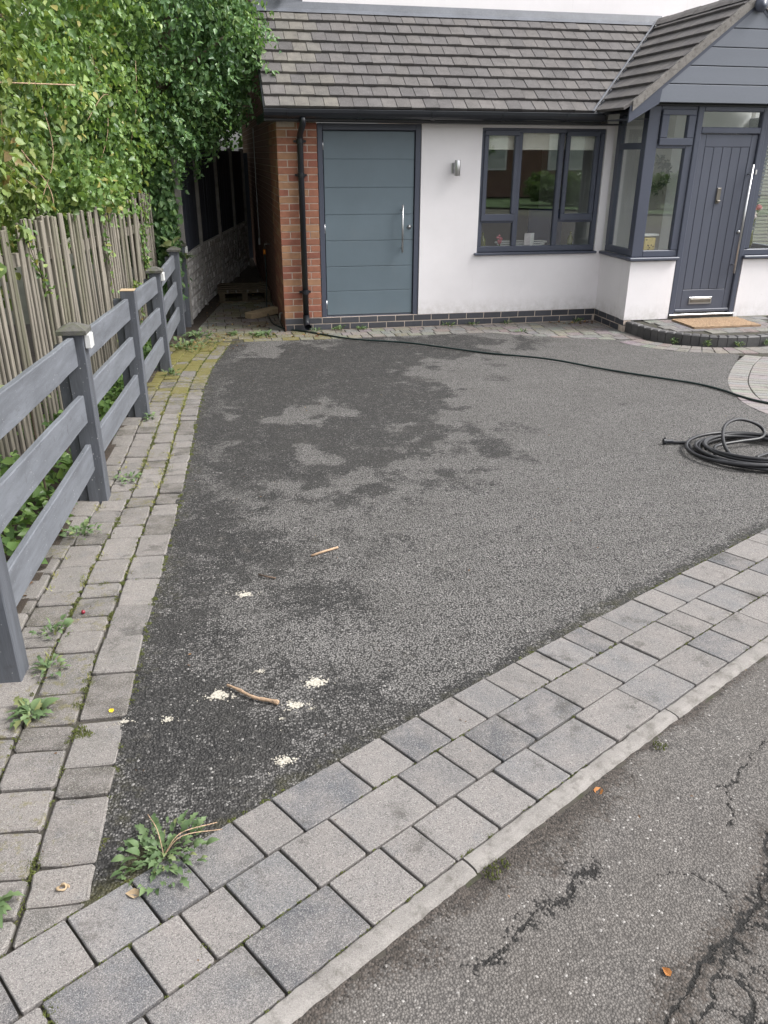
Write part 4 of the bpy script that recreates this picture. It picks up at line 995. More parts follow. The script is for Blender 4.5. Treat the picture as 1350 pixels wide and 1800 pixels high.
for j in range(6):
    y0 = -.786-.165*j; x = 4.0+(.06 if j % 2 else 0)
    while x < 5.95:
        p = [(x, y0-.165), (x+.2, y0-.165), (x+.2, y0), (x, y0)]
        ok = all(abs((a-4.97)/(.985*.9))**2.35+abs((b+.776)/(1.07*.9))**2.35 < 1.04 for a, b in p)
        if ok:
            o = B().slab(rounded(shrink(p, .003), .004, .001), lambda u, v, h: (u, v, h), .1335, .03, .003).build('paving_block', M_['sett'], step, fix=False)
            o.color = (*border_tone(.12), .05+.15*random.random())
        x += .2
dm = root('doormat', 'brown coir doormat in front of the grey front door', 'mat', (4.95, -1.12, .135))
mb = B(); nxm, nym = 44, 30; vs_ = []
for i in range(nxm+1):
    for k in range(nym+1): vs_.append((4.53+.85*i/nxm, -1.37+.5*k/nym, .152+random.uniform(0, .007)))
mb.add(vs_, [(i*(nym+1)+k, (i+1)*(nym+1)+k, (i+1)*(nym+1)+k+1, i*(nym+1)+k+1) for i in range(nxm) for k in range(nym)]); mb.box(4.53, 5.38, -1.37, -.87, .136, .153)
mb.build('coir_pile', M_['mat'], dm)
bl = root('roller_blind', 'cream roller blind drawn down a little behind the kitchen window', 'blind', (3.1, .12, 2.1))
for a, b in ((2.37, 2.8), (2.83, 3.31), (3.34, 3.83)):
    B().box(a, b, .088, .091, 1.995, 2.22).tube([(a, .0895, 1.995), (b, .0895, 1.995)], .008, 6).build('blind_panel', M_['blind'], bl)
def bottle(x, y, label):
    o = root('bottle', label, 'bottle', (x, y, .86)); B().lathe([(.032, 0), (.036, .01), (.036, .13), (.014, .17), (.012, .21)], (x, y, .862), 12).build('glass_body', M_['green_glass'], o, True)
bottle(2.46, .17, 'olive green bottle at the left end of the kitchen window board')
bottle(3.6, .17, 'olive yellow bottle at the right end of the kitchen window board')
fo = root('pink_flower', 'pink flower standing behind the lower left kitchen pane', 'flower', (2.68, .17, .86))
fbm_ = B()
for i in range(16):
    a = random.uniform(0, 6.28); r = random.uniform(.0, .035); z = random.uniform(.08, .17)
    fbm_.lathe([(.004, -.014), (.018, 0), (.004, .016)], (2.68+r*math.cos(a),   .17+r*math.sin(a), .86+z), 6)
fbm_.build('blossom', M_['pink'], fo); B().tube([(2.68, .17, .861), (2.68, .17, .98)], .006, 6).build('stem', M_['moss'], fo)
gc = root('greeting_card', 'pale greeting card standing behind the middle kitchen pane', 'card', (3.07, .15, .86))
B().box(2.99, 3.07, .15, .153, .861, 1.06).build('card_leaf', M_['card'], gc); B().add([(3.07, .15, .861), (3.13, .19, .861), (3.13, .19, 1.06), (3.07, .15, 1.06)], [(0, 1, 2, 3)]).build('card_leaf', M_['white'], gc)
tr = root('striped_tray', 'white edged oval tray lying on the kitchen window board', 'tray', (3.0, .36, .86))
for k in range(3):
    tb = B(); tb.tube([(2.98+(.34-.03*k)*math.copysign(abs(math.cos(a))**.7, math.cos(a)), .23+.03*math.sin(a), .95-.025*k+.01*math.sin(a)) for a in np.linspace(0, 6.1, 30)], .007, 6); tb.build('rim', M_['white'], tr)
ch = root('chair', 'high-backed navy chair inside behind the kitchen window', 'chair', (3.45, .9, .3))
B().box(3.25, 3.72, .7, .76, .72, 1.3, .03).build('backrest', M_['blue'], ch); B().box(3.25, 3.72, .7, 1.15, .62, .72, .03).build('seat', M_['blue'], ch)
for x, y in ((3.28, .73), (3.69, .73), (3.28, 1.12), (3.69, 1.12)): B().box(x-.02, x+.02, y-.02, y+.02, .31, .62).build('leg', M_['darktwig'], ch)
wr = root('wreath', 'grey foliage wreath hanging inside the porch behind the left front pane', 'wreath', (4.66, .22, 1.72))
wb = B()
for i in range(420):
    a = random.uniform(0, 2*PI); R_ = .17+random.gauss(0, .03); c = Vector((4.66+R_*math.cos(a), .22+random.gauss(0, .02), 1.72+R_*math.sin(a)))
    d = Vector((random.gauss(0, 1), random.gauss(0, 1), random.gauss(0, 1))).normalized()*.035; e = d.cross(Vector((random.random(), random.random(), random.random()))).normalized()*.008
    wb.add([c-d, c+e, c+d, c-e], [(0, 1, 2, 3)])
wb.build('foliage_ring', M_['wreath'], wr, fix=False)
ga = root('gift_box', 'yellow spotted box on the sill inside the left porch window', 'box', (4.24, -.5, .86))
B().box(4.16, 4.30, Yp+.12, Yp+.22, .87, 1.06, .004).build('carton', M_['yellow'], ga)
for i in range(7): B().lathe([(.008, 0), (.008, .002)], (4.18+.1*random.random(), Yp+.1195, .9+.14*random.random()), 8, 'y').build('spot', M_['darktwig'], ga)
B().box(4.15, 4.35, Yp+.14, Yp+.26, 1.075, 1.1, .01).build('tissue', M_['white'], ga)
vb_ = root('venetian_blind', 'white slatted blind behind the porch window right of the front door', 'blind', (5.66, -.62, .95))
for i in range(34): B().add([(5.42, -.60, 1.0+.04*i), (5.94, -.60, 1.0+.04*i), (5.94, -.565, .985+.04*i), (5.42, -.565, .985+.04*i)], [(0, 1, 2, 3)]).build('slat', M_['white'], vb_)
fv = root('flower_vase', 'vase of cream and pink flowers behind the right porch window', 'flowers', (5.52, -.66, .86))
B().lathe([(.03, 0), (.045, .06), (.03, .16), (.035, .2)], (5.52, -.66, .93), 14).build('vase', M_['green_glass'], fv, True)
for i in range(7):
    c = (5.52+random.uniform(-.07, .08), -.66+random.uniform(-.02, .04), 1.3+random.uniform(-.07, .09))
    o = B().lathe([(.006, -.03), (.036, -.012), (.04, .008), (.02, .03), (.004, .034)], c, 9).build('bloom', M_['petal'] if i < 5 else M_['pink'], fv, True)
    B().tube([(5.52, -.66, 1.1), c], .004, 5).build('stem', M_['moss'], fv)
# ================================================================== FENCES
GRP = None
dfc = root('drive_fence', 'low blue-grey painted post and rail fence along the left edge of the drive', 'fence', (-1.35, -3.6, gz(-3.6)))
for i, (y, x) in enumerate(FP):
    ang = math.atan2(.048, 1); g0 = gz(y)
    M = Matrix.Translation((x, y, g0)) @ Matrix.Rotation(-ang, 4, 'Z') @ Matrix.Rotation(random.uniform(-.01, .01), 4, 'Y')
    hgt = (.93, .93, .905, .935, .915, .93, .935)[i]
    b = B(M); b.box(-.1, 0, 0, .1, -.1, hgt, .004); b.box(-.155, -.103, .02, .09, -.1, hgt-.06, .003)
    po = b.build('post', M_['postpaint'], dfc)
    if i in (1, 2, 4, 5, 6, 0):
        c = B(M); e = .022
        c.add([(-.1-e, -e, hgt+.001), (e, -e, hgt+.001), (e, .1+e, hgt+.001), (-.1-e, .1+e, hgt+.001), (-.1-e, -e, hgt+.022), (e, -e, hgt+.022), (e, .1+e, hgt+.022), (-.1-e, .1+e, hgt+.022), (-.068, .032, hgt+.05), (-.032, .032, hgt+.05), (-.032, .068, hgt+.05), (-.068, .068, hgt+.05)],
              [(3, 2, 1, 0), (0, 1, 5, 4), (1, 2, 6, 5), (2, 3, 7, 6), (3, 0, 4, 7), (4, 5, 9, 8), (5, 6, 10, 9), (6, 7, 11, 10), (7, 4, 8, 11), (8, 9, 10, 11)])
        c.build('post_cap', M_['cap'], po)
    elif i == 3:
        B(M).box(-.1005, .0005, -.0005, .1005, hgt+.0005, hgt+.004).build('cut_top', M_['rawwood'], po)
    if i in (2, 4, 6): B(M).box(.001, .034, .012, .088, hgt-.075, hgt-.002, .005).build('post_light', M_['whiteplastic'], po)
for i in range(len(FP)-1):
    y0, x0 = FP[i]; y1, x1 = FP[i+1]; y0 += .1
    for top in (.885, .605, .325):
        a = gz(y0-.05)+top+random.uniform(-.012, .012); b_ = gz(y1)+top+random.uniform(-.012, .012); h = .148
        n = 8; vs_ = []
        for k in range(n+1):
            t = k/n; y = y0+(y1-y0)*t; x = x0+(x1-x0)*t-.042+random.gauss(0, .0012); z = a+(b_-a)*t+random.gauss(0, .001); c = .004
            for dx, dz in ((0, -c), (-c, 0), (-.026, 0), (-.03, -c), (-.03, -h+c), (-.026, -h), (-c, -h), (0, -h+c)): vs_.append((x+dx, y, z+dz))
        fs = [(k*8+j, k*8+(j+1) % 8, (k+1)*8+(j+1) % 8, (k+1)*8+j) for k in range(n) for j in range(8)]+[tuple(range(8)), tuple(n*8+j for j in range(7, -1, -1))]
        B().add(vs_, fs).build('rail', M_['fencepaint'], dfc)
# weathered paling fence behind it
pf_ = root('paling_fence', 'weathered brown paling fence overgrown with ivy on the left', 'fence', (-1.9, -3, gz(-3)))
def pal_x(y): return -1.42+.125*(y-.35)
def pal_top(y): return 1.545-.0*y + (0.0)
y = -6.6; k = 0
while y < .42:
    pn = 0 if y < -5.0 else 1 if y < -3.17 else 2 if y < -1.8 else 3
    tp = (1.60, 1.535, 1.525, 1.555)[pn]+random.uniform(-.03, .014); x = pal_x(y)+random.uniform(-.008, .006); wd = .038+random.uniform(-.007, .006)
    ln = random.gauss(0, .016)
    M = Matrix.Translation((x, y, gz(y)+.02)) @ Matrix.Rotation(-.124, 4, 'Z') @ Matrix.Rotation(ln, 4, 'X') @ Matrix.Rotation(random.gauss(0, .006), 4, 'Y')
    hh = tp-gz(y)-.02
    B(M).box(-.016, 0, -wd/2, wd/2, 0, hh, .003).build('paling', M_['wood'], pf_)
    y += .082+random.uniform(-.011, .011); k += 1
for y in (-6.8, -5.0, -3.17, -1.8, .46):
    B(Matrix.Translation((pal_x(y)-.07, y, gz(y))) @ Matrix.Rotation(-.124, 4, 'Z')).box(-.045, .045, -.045, .045, -.1, 1.52-gz(y), .004).build('post', M_['wood'], pf_)
for y0, y1 in ((-6.8, -5.0), (-5.0, -3.17), (-3.17, -1.8), (-1.8, .46)):
    for z in (.45, 1.25):
        b = B(); b.add([(pal_x(y)-.022-dx, y, z+gz(y)*.8-dz) for y in (y0, y1) for dx in (0, .04) for dz in (0, .08)], [(0, 1, 3, 2), (4, 6, 7, 5), (0, 4, 5, 1), (2, 3, 7, 6), (0, 2, 6, 4), (1, 5, 7, 3)]); b.build('rail', M_['wood'], pf_)
# concrete post and panel fence down the alley
cf = root('alley_fence', 'concrete post fence with dark panels over stone-faced gravel boards along the alley', 'fence', (-.9, 2, 0))
CP = [(-1.075, .72), (-.885, 2.1), (-.61, 3.5), (-.345, 4.9), (-.1, 6.3)]
for i, (x, y) in enumerate(CP):
    b = B().box(x-.09, x-.012, y-.04, y+.04, -.1, 2.02, .008); b.build('post', M_['concpost'], cf)
for (x0, y0), (x1, y1) in zip(CP[:-1], CP[1:]):
    d = Vector((x1-x0, y1-y0, 0)); ln = d.length; d.normalize(); nrm = Vector((d.y, -d.x, 0))
    o0 = Vector((x0-.05, y0, 0))
    F = lambda u, v, h, o0=o0, d=d, nrm=nrm: tuple(o0+d*u+nrm*h+Vector((0, 0, v)))
    for z0 in (.0, .27, .54):
        gbm = B(); gbm.slab([(.04, z0), (ln-.04, z0), (ln-.04, z0+.265), (.04, z0+.265)], F, .0, .03, .003)
        for r_ in range(3):
            u = .05+random.uniform(-.1, 0); v0 = z0+.008+r_*.085
            while u < ln-.05:
                w_ = random.uniform(.12, .26); a, b_ = max(u, .05), min(u+w_, ln-.05)
                if b_-a > .04:
                    q = [(a+.008, v0+.007), (b_-.008, v0+.004+random.uniform(0, .008)), (b_-.008, v0+.076), (a+.008, v0+.071)]
                    gbm.slab(q, F, random.uniform(.016, .034), .05, .008, .004)
                u += w_
        gbm.build('gravel_board', M_['conc'], cf, fix=False)
    pb = B(); pb.slab([(.04, .81), (ln-.04, .81), (ln-.04, 1.98), (.04, 1.98)], F, -.012, .03, .002)
    pno = pb.build('fence_panel', M_['panel'], cf, fix=False)
    n = int(ln/.1)
    for k in range(n):
        a = .045+(ln-.09)*k/n; b_ = .045+(ln-.09)*(k+1)/n
        B().slab([(a+.001, .815), (b_-.001, .815), (b_-.001, 1.975), (a+.001, 1.975)], F, random.uniform(-.004, .002), .012, .003).build('board', M_['panel'], pno, fix=False)
# end of the alley
eg = root('alley_gate', 'dark boarded gate across the far end of the shaded alley', 'gate', (-.3, 7.2, 0))
for i in range(8): box('board', (-.62+.09*i, -.535+.09*i, 7.2, 7.23, .03, 1.95), M_['panel'], eg, .003)
# pallet, slab, hose and tap in the alley
pt = root('pallet', 'old wooden pallet lying across the alley between fence and brick wall', 'pallet', (-.37, 2.6, 0))
for k in range(5): box('deck_board', (-.76, -.02, 2.15+.2*k, 2.27+.2*k, .125, .145), M_['palletwood'], pt, .003)
for x in (-.74, -.42, -.1): box('bearer', (x, x+.08, 2.15, 3.07, .022, .124), M_['palletwood'], pt, .003)
for y in (2.15, 2.95): box('bottom_board', (-.76, -.02, y, y+.1, .0, .021), M_['palletwood'], pt, .003)
for x in (-.62, -.5, -.34, -.2): B().lathe([(.012, 0), (.014, .03), (.004, .04)], (x, 2.148, .135), 8).build('pebble', M_['kerb'], pt, True)
sb = root('timber_offcut', 'pale brown timber offcut lying at the foot of the brick side wall', 'timber', (-.16, 1.0, 0))
B(Matrix.Translation((-.2, 1.05, .03)) @ Matrix.Rotation(.62, 4, 'Z') @ Matrix.Rotation(-.05, 4, 'Y')).box(-.24, .24, -.075, .075, -.025, .05, .006).build('block', M_['rawwood'], sb)
tp = root('garden_tap', 'outdoor tap with orange hose connector on the brick side wall', 'tap', (0, 2.0, .75))
B().tube([(0, 2.0, .8), (-.07, 2.0, .8), (-.08, 2.0, .74)], .012, 8).tube([(-.05, 1.97, .83), (-.05, 2.03, .83)], .008, 6).build('spout', M_['bronze'], tp, True)
B().lathe([(.017, -.03), (.019, 0), (.017, .03)], (-.08, 2.0, .70), 10).build('hose_connector', M_['orange'], tp, True)
def cr_spline(P, n=10):
    P = [Vector(p) for p in P]; P = [P[0]*2-P[1]]+P+[P[-1]*2-P[-2]]; o = []
    for i in range(1, len(P)-2):
        for k in range(n):
            t = k/n; a, b, c, d = P[i-1:i+3]
            o.append(.5*((2*b)+(c-a)*t+(2*a-5*b+4*c-d)*t*t+(3*b-a-3*c+d)*t**3))
    return o+[P[-2]]
hp = [(.08-.16, 2.0, .66), (-.075, 1.95, .45), (-.1, 1.7, .2), (-.14, 1.2, .06), (-.13, .75, .012), (-.1, .4, .011)]
hp += [(x, y, gz(y)+.0135) for x, y in [(.027, .06), (.243, -.131), (.705, -.639), (1.28, -1.025), (1.943, -1.616), (2.434, -2.131), (2.784, -2.681), (3.094, -3.178), (3.27, -3.45), (3.345, -3.72), (3.357, -3.969), (3.41, -4.2), (3.6, -4.5), (4.1, -4.8)]]
hp = [(x, y, z+(.012 if .4 < x < 2.9 and i % 2 else 0)) for i, (x, y, z) in enumerate(hp)]
gh = root('garden_hose', 'dark green garden hose running from the alley across the tarmac to the path', 'hose', (1.5, -1.2, 0))
B().tube(cr_spline(hp, 9), .0098, 8).build('hose_tube', M_['hose'], gh, True)
ch_ = root('coiled_hose', 'coiled black rubber hose lying on the tarmac at the right edge', 'hose', (2.46, -5.4, gz(-5.4)))
pts = []; turns = 7
cx0, cy0 = 2.50, -5.385
for k in range(turns*28+1):
    a = 2.9+2*PI*k/28; tn = k/28
    R0 = .335+.05*math.sin(tn*1.7)+.028*math.sin(tn*4.1+1); ox = .03*math.sin(tn*2.3); oy = .03*math.cos(tn*1.9)
    x = cx0+ox+R0*1.06*math.cos(a); y = cy0+oy+R0*.98*math.sin(a)
    pts.append((x, y, gz(y)+.014+.0085*(tn % 3.3)+.006*math.sin(a*2+tn)+.004*tn*.6))
# tail to the coupling at the left and a lifted loop on top
tail = [(2.081, -5.047, gz(-5.05)+.018), (2.13, -5.06, gz(-5.06)+.015), (2.2, -5.1, gz(-5.1)+.013)]
B().tube(cr_spline(tail+pts[::2], 3), .0115, 8).build('hose_tube', M_['coil'], ch_, True)
loop = [(2.30, -5.56, .245), (2.27, -5.45, .25), (2.29, -5.33, .30), (2.38, -5.2, .35), (2.52, -5.13, .36), (2.66, -5.12, .32), (2.72, -5.14, .27), (2.66, -5.2, .245), (2.5, -5.22, .24), (2.3, -5.26, .235), (2.2, -5.4, .24)]
B().tube(cr_spline(loop, 7), .011, 8).build('lifted_loop', M_['coil'], ch_, True)
st_ = [(2.42, -5.50, .235), (2.55, -5.44, .232), (2.75, -5.38, .23), (2.95, -5.3, .22)]
B().tube(cr_spline(st_, 7), .011, 8).build('loose_end', M_['coil'], ch_, True)
cp = B(); a = Vector((2.075, -5.045, gz(-5.05)+.02)); d = Vector((-1, .12, 0)).normalized()
cp.tube([a+d*.045*-1, a, a+d*.005, a+d*.02, a+d*.022], [.014, .014, .02, .02, .012], 10); cp.tube([a+d*.012+Vector((0, 0, -.02)), a+d*.012+Vector((0, 0, .028))], .006, 6); cp.build('coupling', M_['blackpvc'], ch_)

# ================================================================== FOLIAGE
LEAF_V = np.array([(0, 0, 0), (-.36, .22, .03), (-.33, .55, .05), (0, 1, -.04), (.33, .55, .05), (.36, .22, .03), (0, .38, -.03)])
LEAF_F = np.array([(0, 6, 1), (1, 6, 2), (2, 6, 3), (3, 6, 4), (4, 6, 5), (5, 6, 0)])
def leaf_basis(nrm, rng_, droop=.6, spread=.55):
    n = len(nrm); nr = nrm+rng_.normal(0, spread, nrm.shape); nr /= np.linalg.norm(nr, axis=1)[:, None]+1e-9
    up = np.tile([0, 0, -droop], (n, 1))+rng_.normal(0, .5, (n, 3))
    d = up-(up*nr).sum(1)[:, None]*nr; d /= np.linalg.norm(d, axis=1)[:, None]+1e-9
    r = np.cross(d, nr); return r, d, nr
def leaves(P, nrm, size, rng_, droop=.6, spread=.55, wid=1.0):
    r, d, n = leaf_basis(nrm, rng_, droop, spread); cup = rng_.uniform(.5, 2.0, len(P))
    V = P[:, None, :]+size[:, None, None]*(LEAF_V[None, :, 0:1]*r[:, None, :]*wid+LEAF_V[None, :, 1:2]*d[:, None, :]+LEAF_V[None, :, 2:3]*cup[:, None, None]*2*n[:, None, :])
    F = LEAF_F[None]+(np.arange(len(P))*7)[:, None, None]
    return V.reshape(-1, 3), F.reshape(-1, 3)
_leafmesh = {}
def leaf_mesh(mat):
    if mat.name not in _leafmesh:
        me = bpy.data.meshes.new('leaf'); me.from_pydata([tuple(v) for v in LEAF_V*np.array([1, 1, 2.0])], [], [tuple(int(i) for i in f) for f in LEAF_F]); me.materials.append(mat); me.update(); _leafmesh[mat.name] = me
    return _leafmesh[mat.name]
def shell(blobs, n, rng_, depth=.35, fil=None):
    """points scattered near the lumpy outer skin of a union of ellipsoids, with outward normals"""
    vols = np.array([b[1][0]*b[1][1]+b[1][1]*b[1][2]+b[1][0]*b[1][2] for b in blobs]); pr2 = vols/vols.sum()
    P = []; Nn = []
    for (c, r), k in zip(blobs, rng_.multinomial(n, pr2)):
        c = np.array(c); r = np.array(r); u = rng_.normal(0, 1, (k, 3)); u /= np.linalg.norm(u, axis=1)[:, None]
        lump = 1+.16*np.sin(u[:, 0]*7+c[0]*3)*np.sin(u[:, 1]*6+c[1]*5)+.14*np.sin(u[:, 2]*9+c[2]+u[:, 0]*4)+.08*np.sin(u[:, 1]*17+u[:, 2]*13)
        t = 1-depth*rng_.random(k)**1.6; p = c+u*r*(lump*t)[:, None]; q = u/r; q /= np.linalg.norm(q, axis=1)[:, None]
        P.append(p); Nn.append(q)
    P = np.concatenate(P); Nn = np.concatenate(Nn); ok = np.ones(len(P), bool)
    for c, r in blobs:      # drop what is deep inside a neighbour
        ok &= (((P-np.array(c))/np.array(r))**2).sum(1) > .30
    if fil is not None: ok &= fil(P)
    return P[ok], Nn[ok]
def plant(name, label, cat, base, blobs, n, size, mat, mat1, seed, singles=60, fil=None, stems=(), droop=.6, tintb=None, extra=None, depth=.35, wid=1.0, shoots=0):
    rg_ = np.random.default_rng(seed); rt = root(name, label, cat, base)
    P, Nn = shell(blobs, n, rg_, depth, fil)
    if shoots:
        k_ = rg_.integers(0, len(P), shoots); SP, SN = [], []
        for j in k_:
            nd = Nn[j]*np.array([1, 1, .6])+rg_.normal(0, .35, 3); nd /= np.linalg.norm(nd); l = rg_.uniform(.12, .34); m_ = int(9+l*46)
            t_ = rg_.random(m_); q = P[j]+nd*(t_*l)[:, None]+np.array([0, 0, -1])*((t_**2)*l*.75)[:, None]+rg_.normal(0, .018, (m_, 3)); SP.append(q); SN.append(np.tile(nd+np.array([0, 0, .5]), (m_, 1)))
        SP = np.concatenate(SP); SN = np.concatenate(SN)
        if fil is not None: ok_ = fil(SP); SP, SN = SP[ok_], SN[ok_]
        P = np.concatenate([P, SP]); Nn = np.concatenate([Nn, SN])
    if extra is not None:
        P = np.concatenate([P, extra[0]]); Nn = np.concatenate([Nn, extra[1]])
    sz = rg_.uniform(size[0], size[1], len(P)); ti = np.clip(rg_.beta(2, 2.2, len(P))+(tintb(P) if tintb else 0), 0, 1)
    dist = np.linalg.norm(P-np.array(CAM), axis=1); facing = (Nn*(np.array(CAM)-P)).sum(1) > 0
    order = np.argsort(np.where(facing, dist/sz, 1e9))[:singles*3]; pick = rg_.permutation(order)[:singles]
    mask = np.ones(len(P), bool); mask[pick] = False
    V, F = leaves(P[mask], Nn[mask], sz[mask], rg_, droop, wid=wid)
    o = mk_np('foliage', V, F, mat, rt, attrs={'tint': np.repeat(ti[mask], 7)}, loc=base); o['kind'] = 'stuff'
    r, d, nn_ = leaf_basis(Nn[pick], rg_, droop)
    me = leaf_mesh(mat1)
    for i, j in enumerate(pick):
        lo = bpy.data.objects.new('leaf', me); COL.objects.link(lo); lo.parent = rt
        lo.matrix_local = Matrix.Translation(Vector(P[j]+nn_[i]*.01)-Vector(base)) @ Matrix(((r[i][0]*wid, d[i][0], nn_[i][0]), (r[i][1]*wid, d[i][1], nn_[i][1]), (r[i][2]*wid, d[i][2], nn_[i][2]))).to_4x4() @ Matrix.Scale(sz[j], 4)
    for s_ in stems: B().tube(cr_spline(s_[0], 6), s_[1], 7).build('stem', M_['bark'] if len(s_) < 3 else s_[2], rt, True)
    return rt
def clear_path(P):   # keep leaves out of the drive and the house
    return ~((P[:, 2] < 1.45) & (P[:, 0] > pal_x(P[:, 1])-.02) & (P[:, 1] < .3)) & ~((P[:, 0] > -.02) & (P[:, 2] < 2.6) & (P[:, 1] > 0)) & ~((P[:, 0] > .1))
g0 = gz(-3.4)
plant('flowering_shrub', 'yellow-green leafy shrub spilling over the near palings at the left edge', 'shrub', (-2.7, -3.4, g0),
      [((-2.75, -4.3, 1.75), (.75, .9, .75)), ((-2.65, -3.4, 2.2), (.75, .95, .95)), ((-2.7, -4.4, 2.6), (.8, .9, .8)), ((-2.45, -2.9, 1.75), (.5, .75, .42)), ((-2.7, -5.3, 2.0), (.7, .8, 1.1))], 21000, (.022, .074), M_['yleaf'], M_['yleaf1'], 21, 90, clear_path,
      stems=[([(-2.7, -3.4, g0), (-2.65, -3.5, 1.0), (-2.6, -3.3, 2.2)], .03), ([(-2.8, -4.2, g0), (-2.75, -4.3, 1.2), (-2.6, -4.5, 2.6)], .025), ([(-2.3, -4.35, 2.28), (-1.95, -3.9, 2.31), (-1.55, -3.5, 2.33)], .004, M_['twig']), ([(-2.0, -3.2, 1.95), (-1.88, -3.1, 1.72), (-1.86, -3.1, 1.55)], .004, M_['twig'])],
      tintb=lambda P: .15*np.sin(P[:, 1]*3+P[:, 2]*4), shoots=800)
plant('ivy_hedge', 'tall mid-green ivy hedge rising behind the far palings', 'hedge', (-2.3, -.8, gz(-.8)),
      [((-2.35, -1.9, 2.1), (.8, 1.0, .95)), ((-2.35, -1.5, 3.2), (.85, 1.2, .9)), ((-2.05, -.6, 2.25), (.68, .9, .98)), ((-2.0, -.3, 3.35), (.8, 1.1, .95)), ((-1.75, .35, 2.35), (.55, .75, .8)), ((-1.9, -1.3, 1.62), (.38, .9, .3)), ((-2.4, -2.6, 3.1), (.7, .9, 1.0)), ((-2.3, 1.2, 3.0), (.9, 1.2, 1.5))], 38000, (.022, .074), M_['leaf'], M_['leaf1'], 22, 110, clear_path,
      stems=[([(-2.3, -.8, 0), (-2.25, -.8, 1.2), (-2.1, -.5, 3.0)], .06), ([(-2.2, -1.9, .05), (-2.25, -1.9, 1.4), (-2.3, -1.6, 3.0)], .05)],
      tintb=lambda P: .2*np.sin(P[:, 1]*4+P[:, 2]*3+1)*np.sin(P[:, 0]*5)-.03*(P[:, 1]+1), shoots=1100)
def tree_fil(P): return clear_path(P) & (P[:, 2] > 1.55+np.clip((P[:, 0]+1.0), 0, 2)*.95)
plant('overhanging_tree', 'dark glossy-leaved tree leaning over the alley towards the roof edge', 'tree', (-1.7, 1.4, 0),
      [((-1.05, 1.0, 2.9), (.85, .85, .95)), ((-.66, .72, 3.15), (.62, .6, .78)), ((-.3, .35, 2.98), (.26, .28, .3)), ((-1.3, .5, 2.35), (.6, .6, .75)), ((-.85, .9, 3.9), (.9, .8, .8)), ((-1.35, .55, 3.5), (.8, .9, .9)), ((-.95, 2.6, 3.2), (.8, 1.4, .8)), ((-.95, .75, 2.3), (.42, .5, .42)), ((-.5, 4.5, 3.4), (.7, 1.8, .8)), ((-1.75, 3.0, 2.5), (.7, 1.6, .9)), ((-1.3, 5.2, 2.7), (.8, 1.6, 1.0)), ((-.4, 7.6, 2.9), (1.2, .8, 1.6))], 42000, (.027, .08), M_['dleaf'], M_['dleaf1'], 23, 80, tree_fil,  # rear crown lobes added over the alley to shade it
      stems=[([(-1.7, 1.4, 0), (-1.65, 1.35, 1.4), (-1.3, 1.1, 2.6), (-.9, .9, 3.6)], [.09]*1+[.09]*18, M_['bark'])] if False else [([(-1.7, 1.4, 0), (-1.65, 1.35, 1.4), (-1.3, 1.1, 2.6), (-.9, .9, 3.6)], .07), ([(-1.35, 1.15, 2.5), (-.9, .8, 2.8), (-.45, .7, 3.1)], .03)],
      tintb=lambda P: .22*np.sin(P[:, 0]*6+P[:, 2]*5)*np.sin(P[:, 1]*5), depth=.4, wid=.8, shoots=1100)
rg2 = np.random.default_rng(5); n2 = 900
zz2 = rg2.uniform(.35, 1.75, n2); Pc = np.stack([-1.28+rg2.normal(0, .085, n2)-.04*(zz2-.4), .5+rg2.normal(0, .09, n2), zz2], 1); Nc = np.tile([.45, -.9, .25], (n2, 1))
plant('climbing_ivy', 'dark ivy climbing the gap between the palings and the concrete fence', 'ivy', (-1.3, .5, 0), [((-1.3, .5, 1.2), (.16, .13, .75))], 900, (.05, .08), M_['dleaf'], M_['dleaf1'], 24, 30, None, extra=(Pc, Nc), stems=[([(-1.3, .5, 0), (-1.28, .52, .9), (-1.35, .5, 1.7)], .02)])
# trailing ivy on the palings
def trail(label, pts, n, seed, sz=(.03, .055), m='leaf'):
    rg_ = np.random.default_rng(seed); P = np.array([tuple(p) for p in cr_spline(pts, 12)]); idx_ = rg_.integers(0, len(P), n)
    Q = P[idx_]+rg_.normal(0, .03, (n, 3)); Q[:, 0] = np.maximum(Q[:, 0], pal_x(Q[:, 1])+.012)
    rt = root('ivy_strand', label, 'ivy', tuple(P[0])); Nn = np.tile([.8, -.5, .2], (n, 1))
    V, F = leaves(Q, Nn, rg_.uniform(*sz, n), rg_); o = mk_np('foliage', V, F, M_[m], rt, attrs={'tint': np.repeat(rg_.random(n), 7)}, loc=tuple(P[0])); o['kind'] = 'stuff'
    B().tube([tuple(p+np.array([.004, 0, 0])) for p in P], .003, 5).build('stem', M_['bark'], rt)
trail('thin ivy strand on the palings just before the last fence panel', [(pal_x(-1.9)+.02, -1.9, .3), (pal_x(-1.85)+.02, -1.85, .8), (pal_x(-1.9)+.02, -1.92, 1.2), (pal_x(-1.8)+.02, -1.8, 1.5)], 60, 31)
trail('leafy ivy covering the far end of the palings', [(pal_x(-.3)+.02, -.3, .1), (pal_x(-.2)+.02, -.2, .6), (pal_x(-.4)+.02, -.4, 1.0), (pal_x(-.1)+.02, -.1, 1.45)], 260, 32)
trail('few ivy leaves hanging over the nearest palings', [(pal_x(-3.9)+.02, -3.9, 1.55), (pal_x(-3.8)+.02, -3.8, 1.3), (pal_x(-3.6)+.02, -3.6, 1.05)], 45, 33)
trail('bright ivy low on the palings behind the third post', [(pal_x(-1.2)+.03, -1.2, .1), (pal_x(-1.1)+.03, -1.1, .4), (pal_x(-1.0)+.03, -1.0, .75)], 150, 34, m='yleaf')
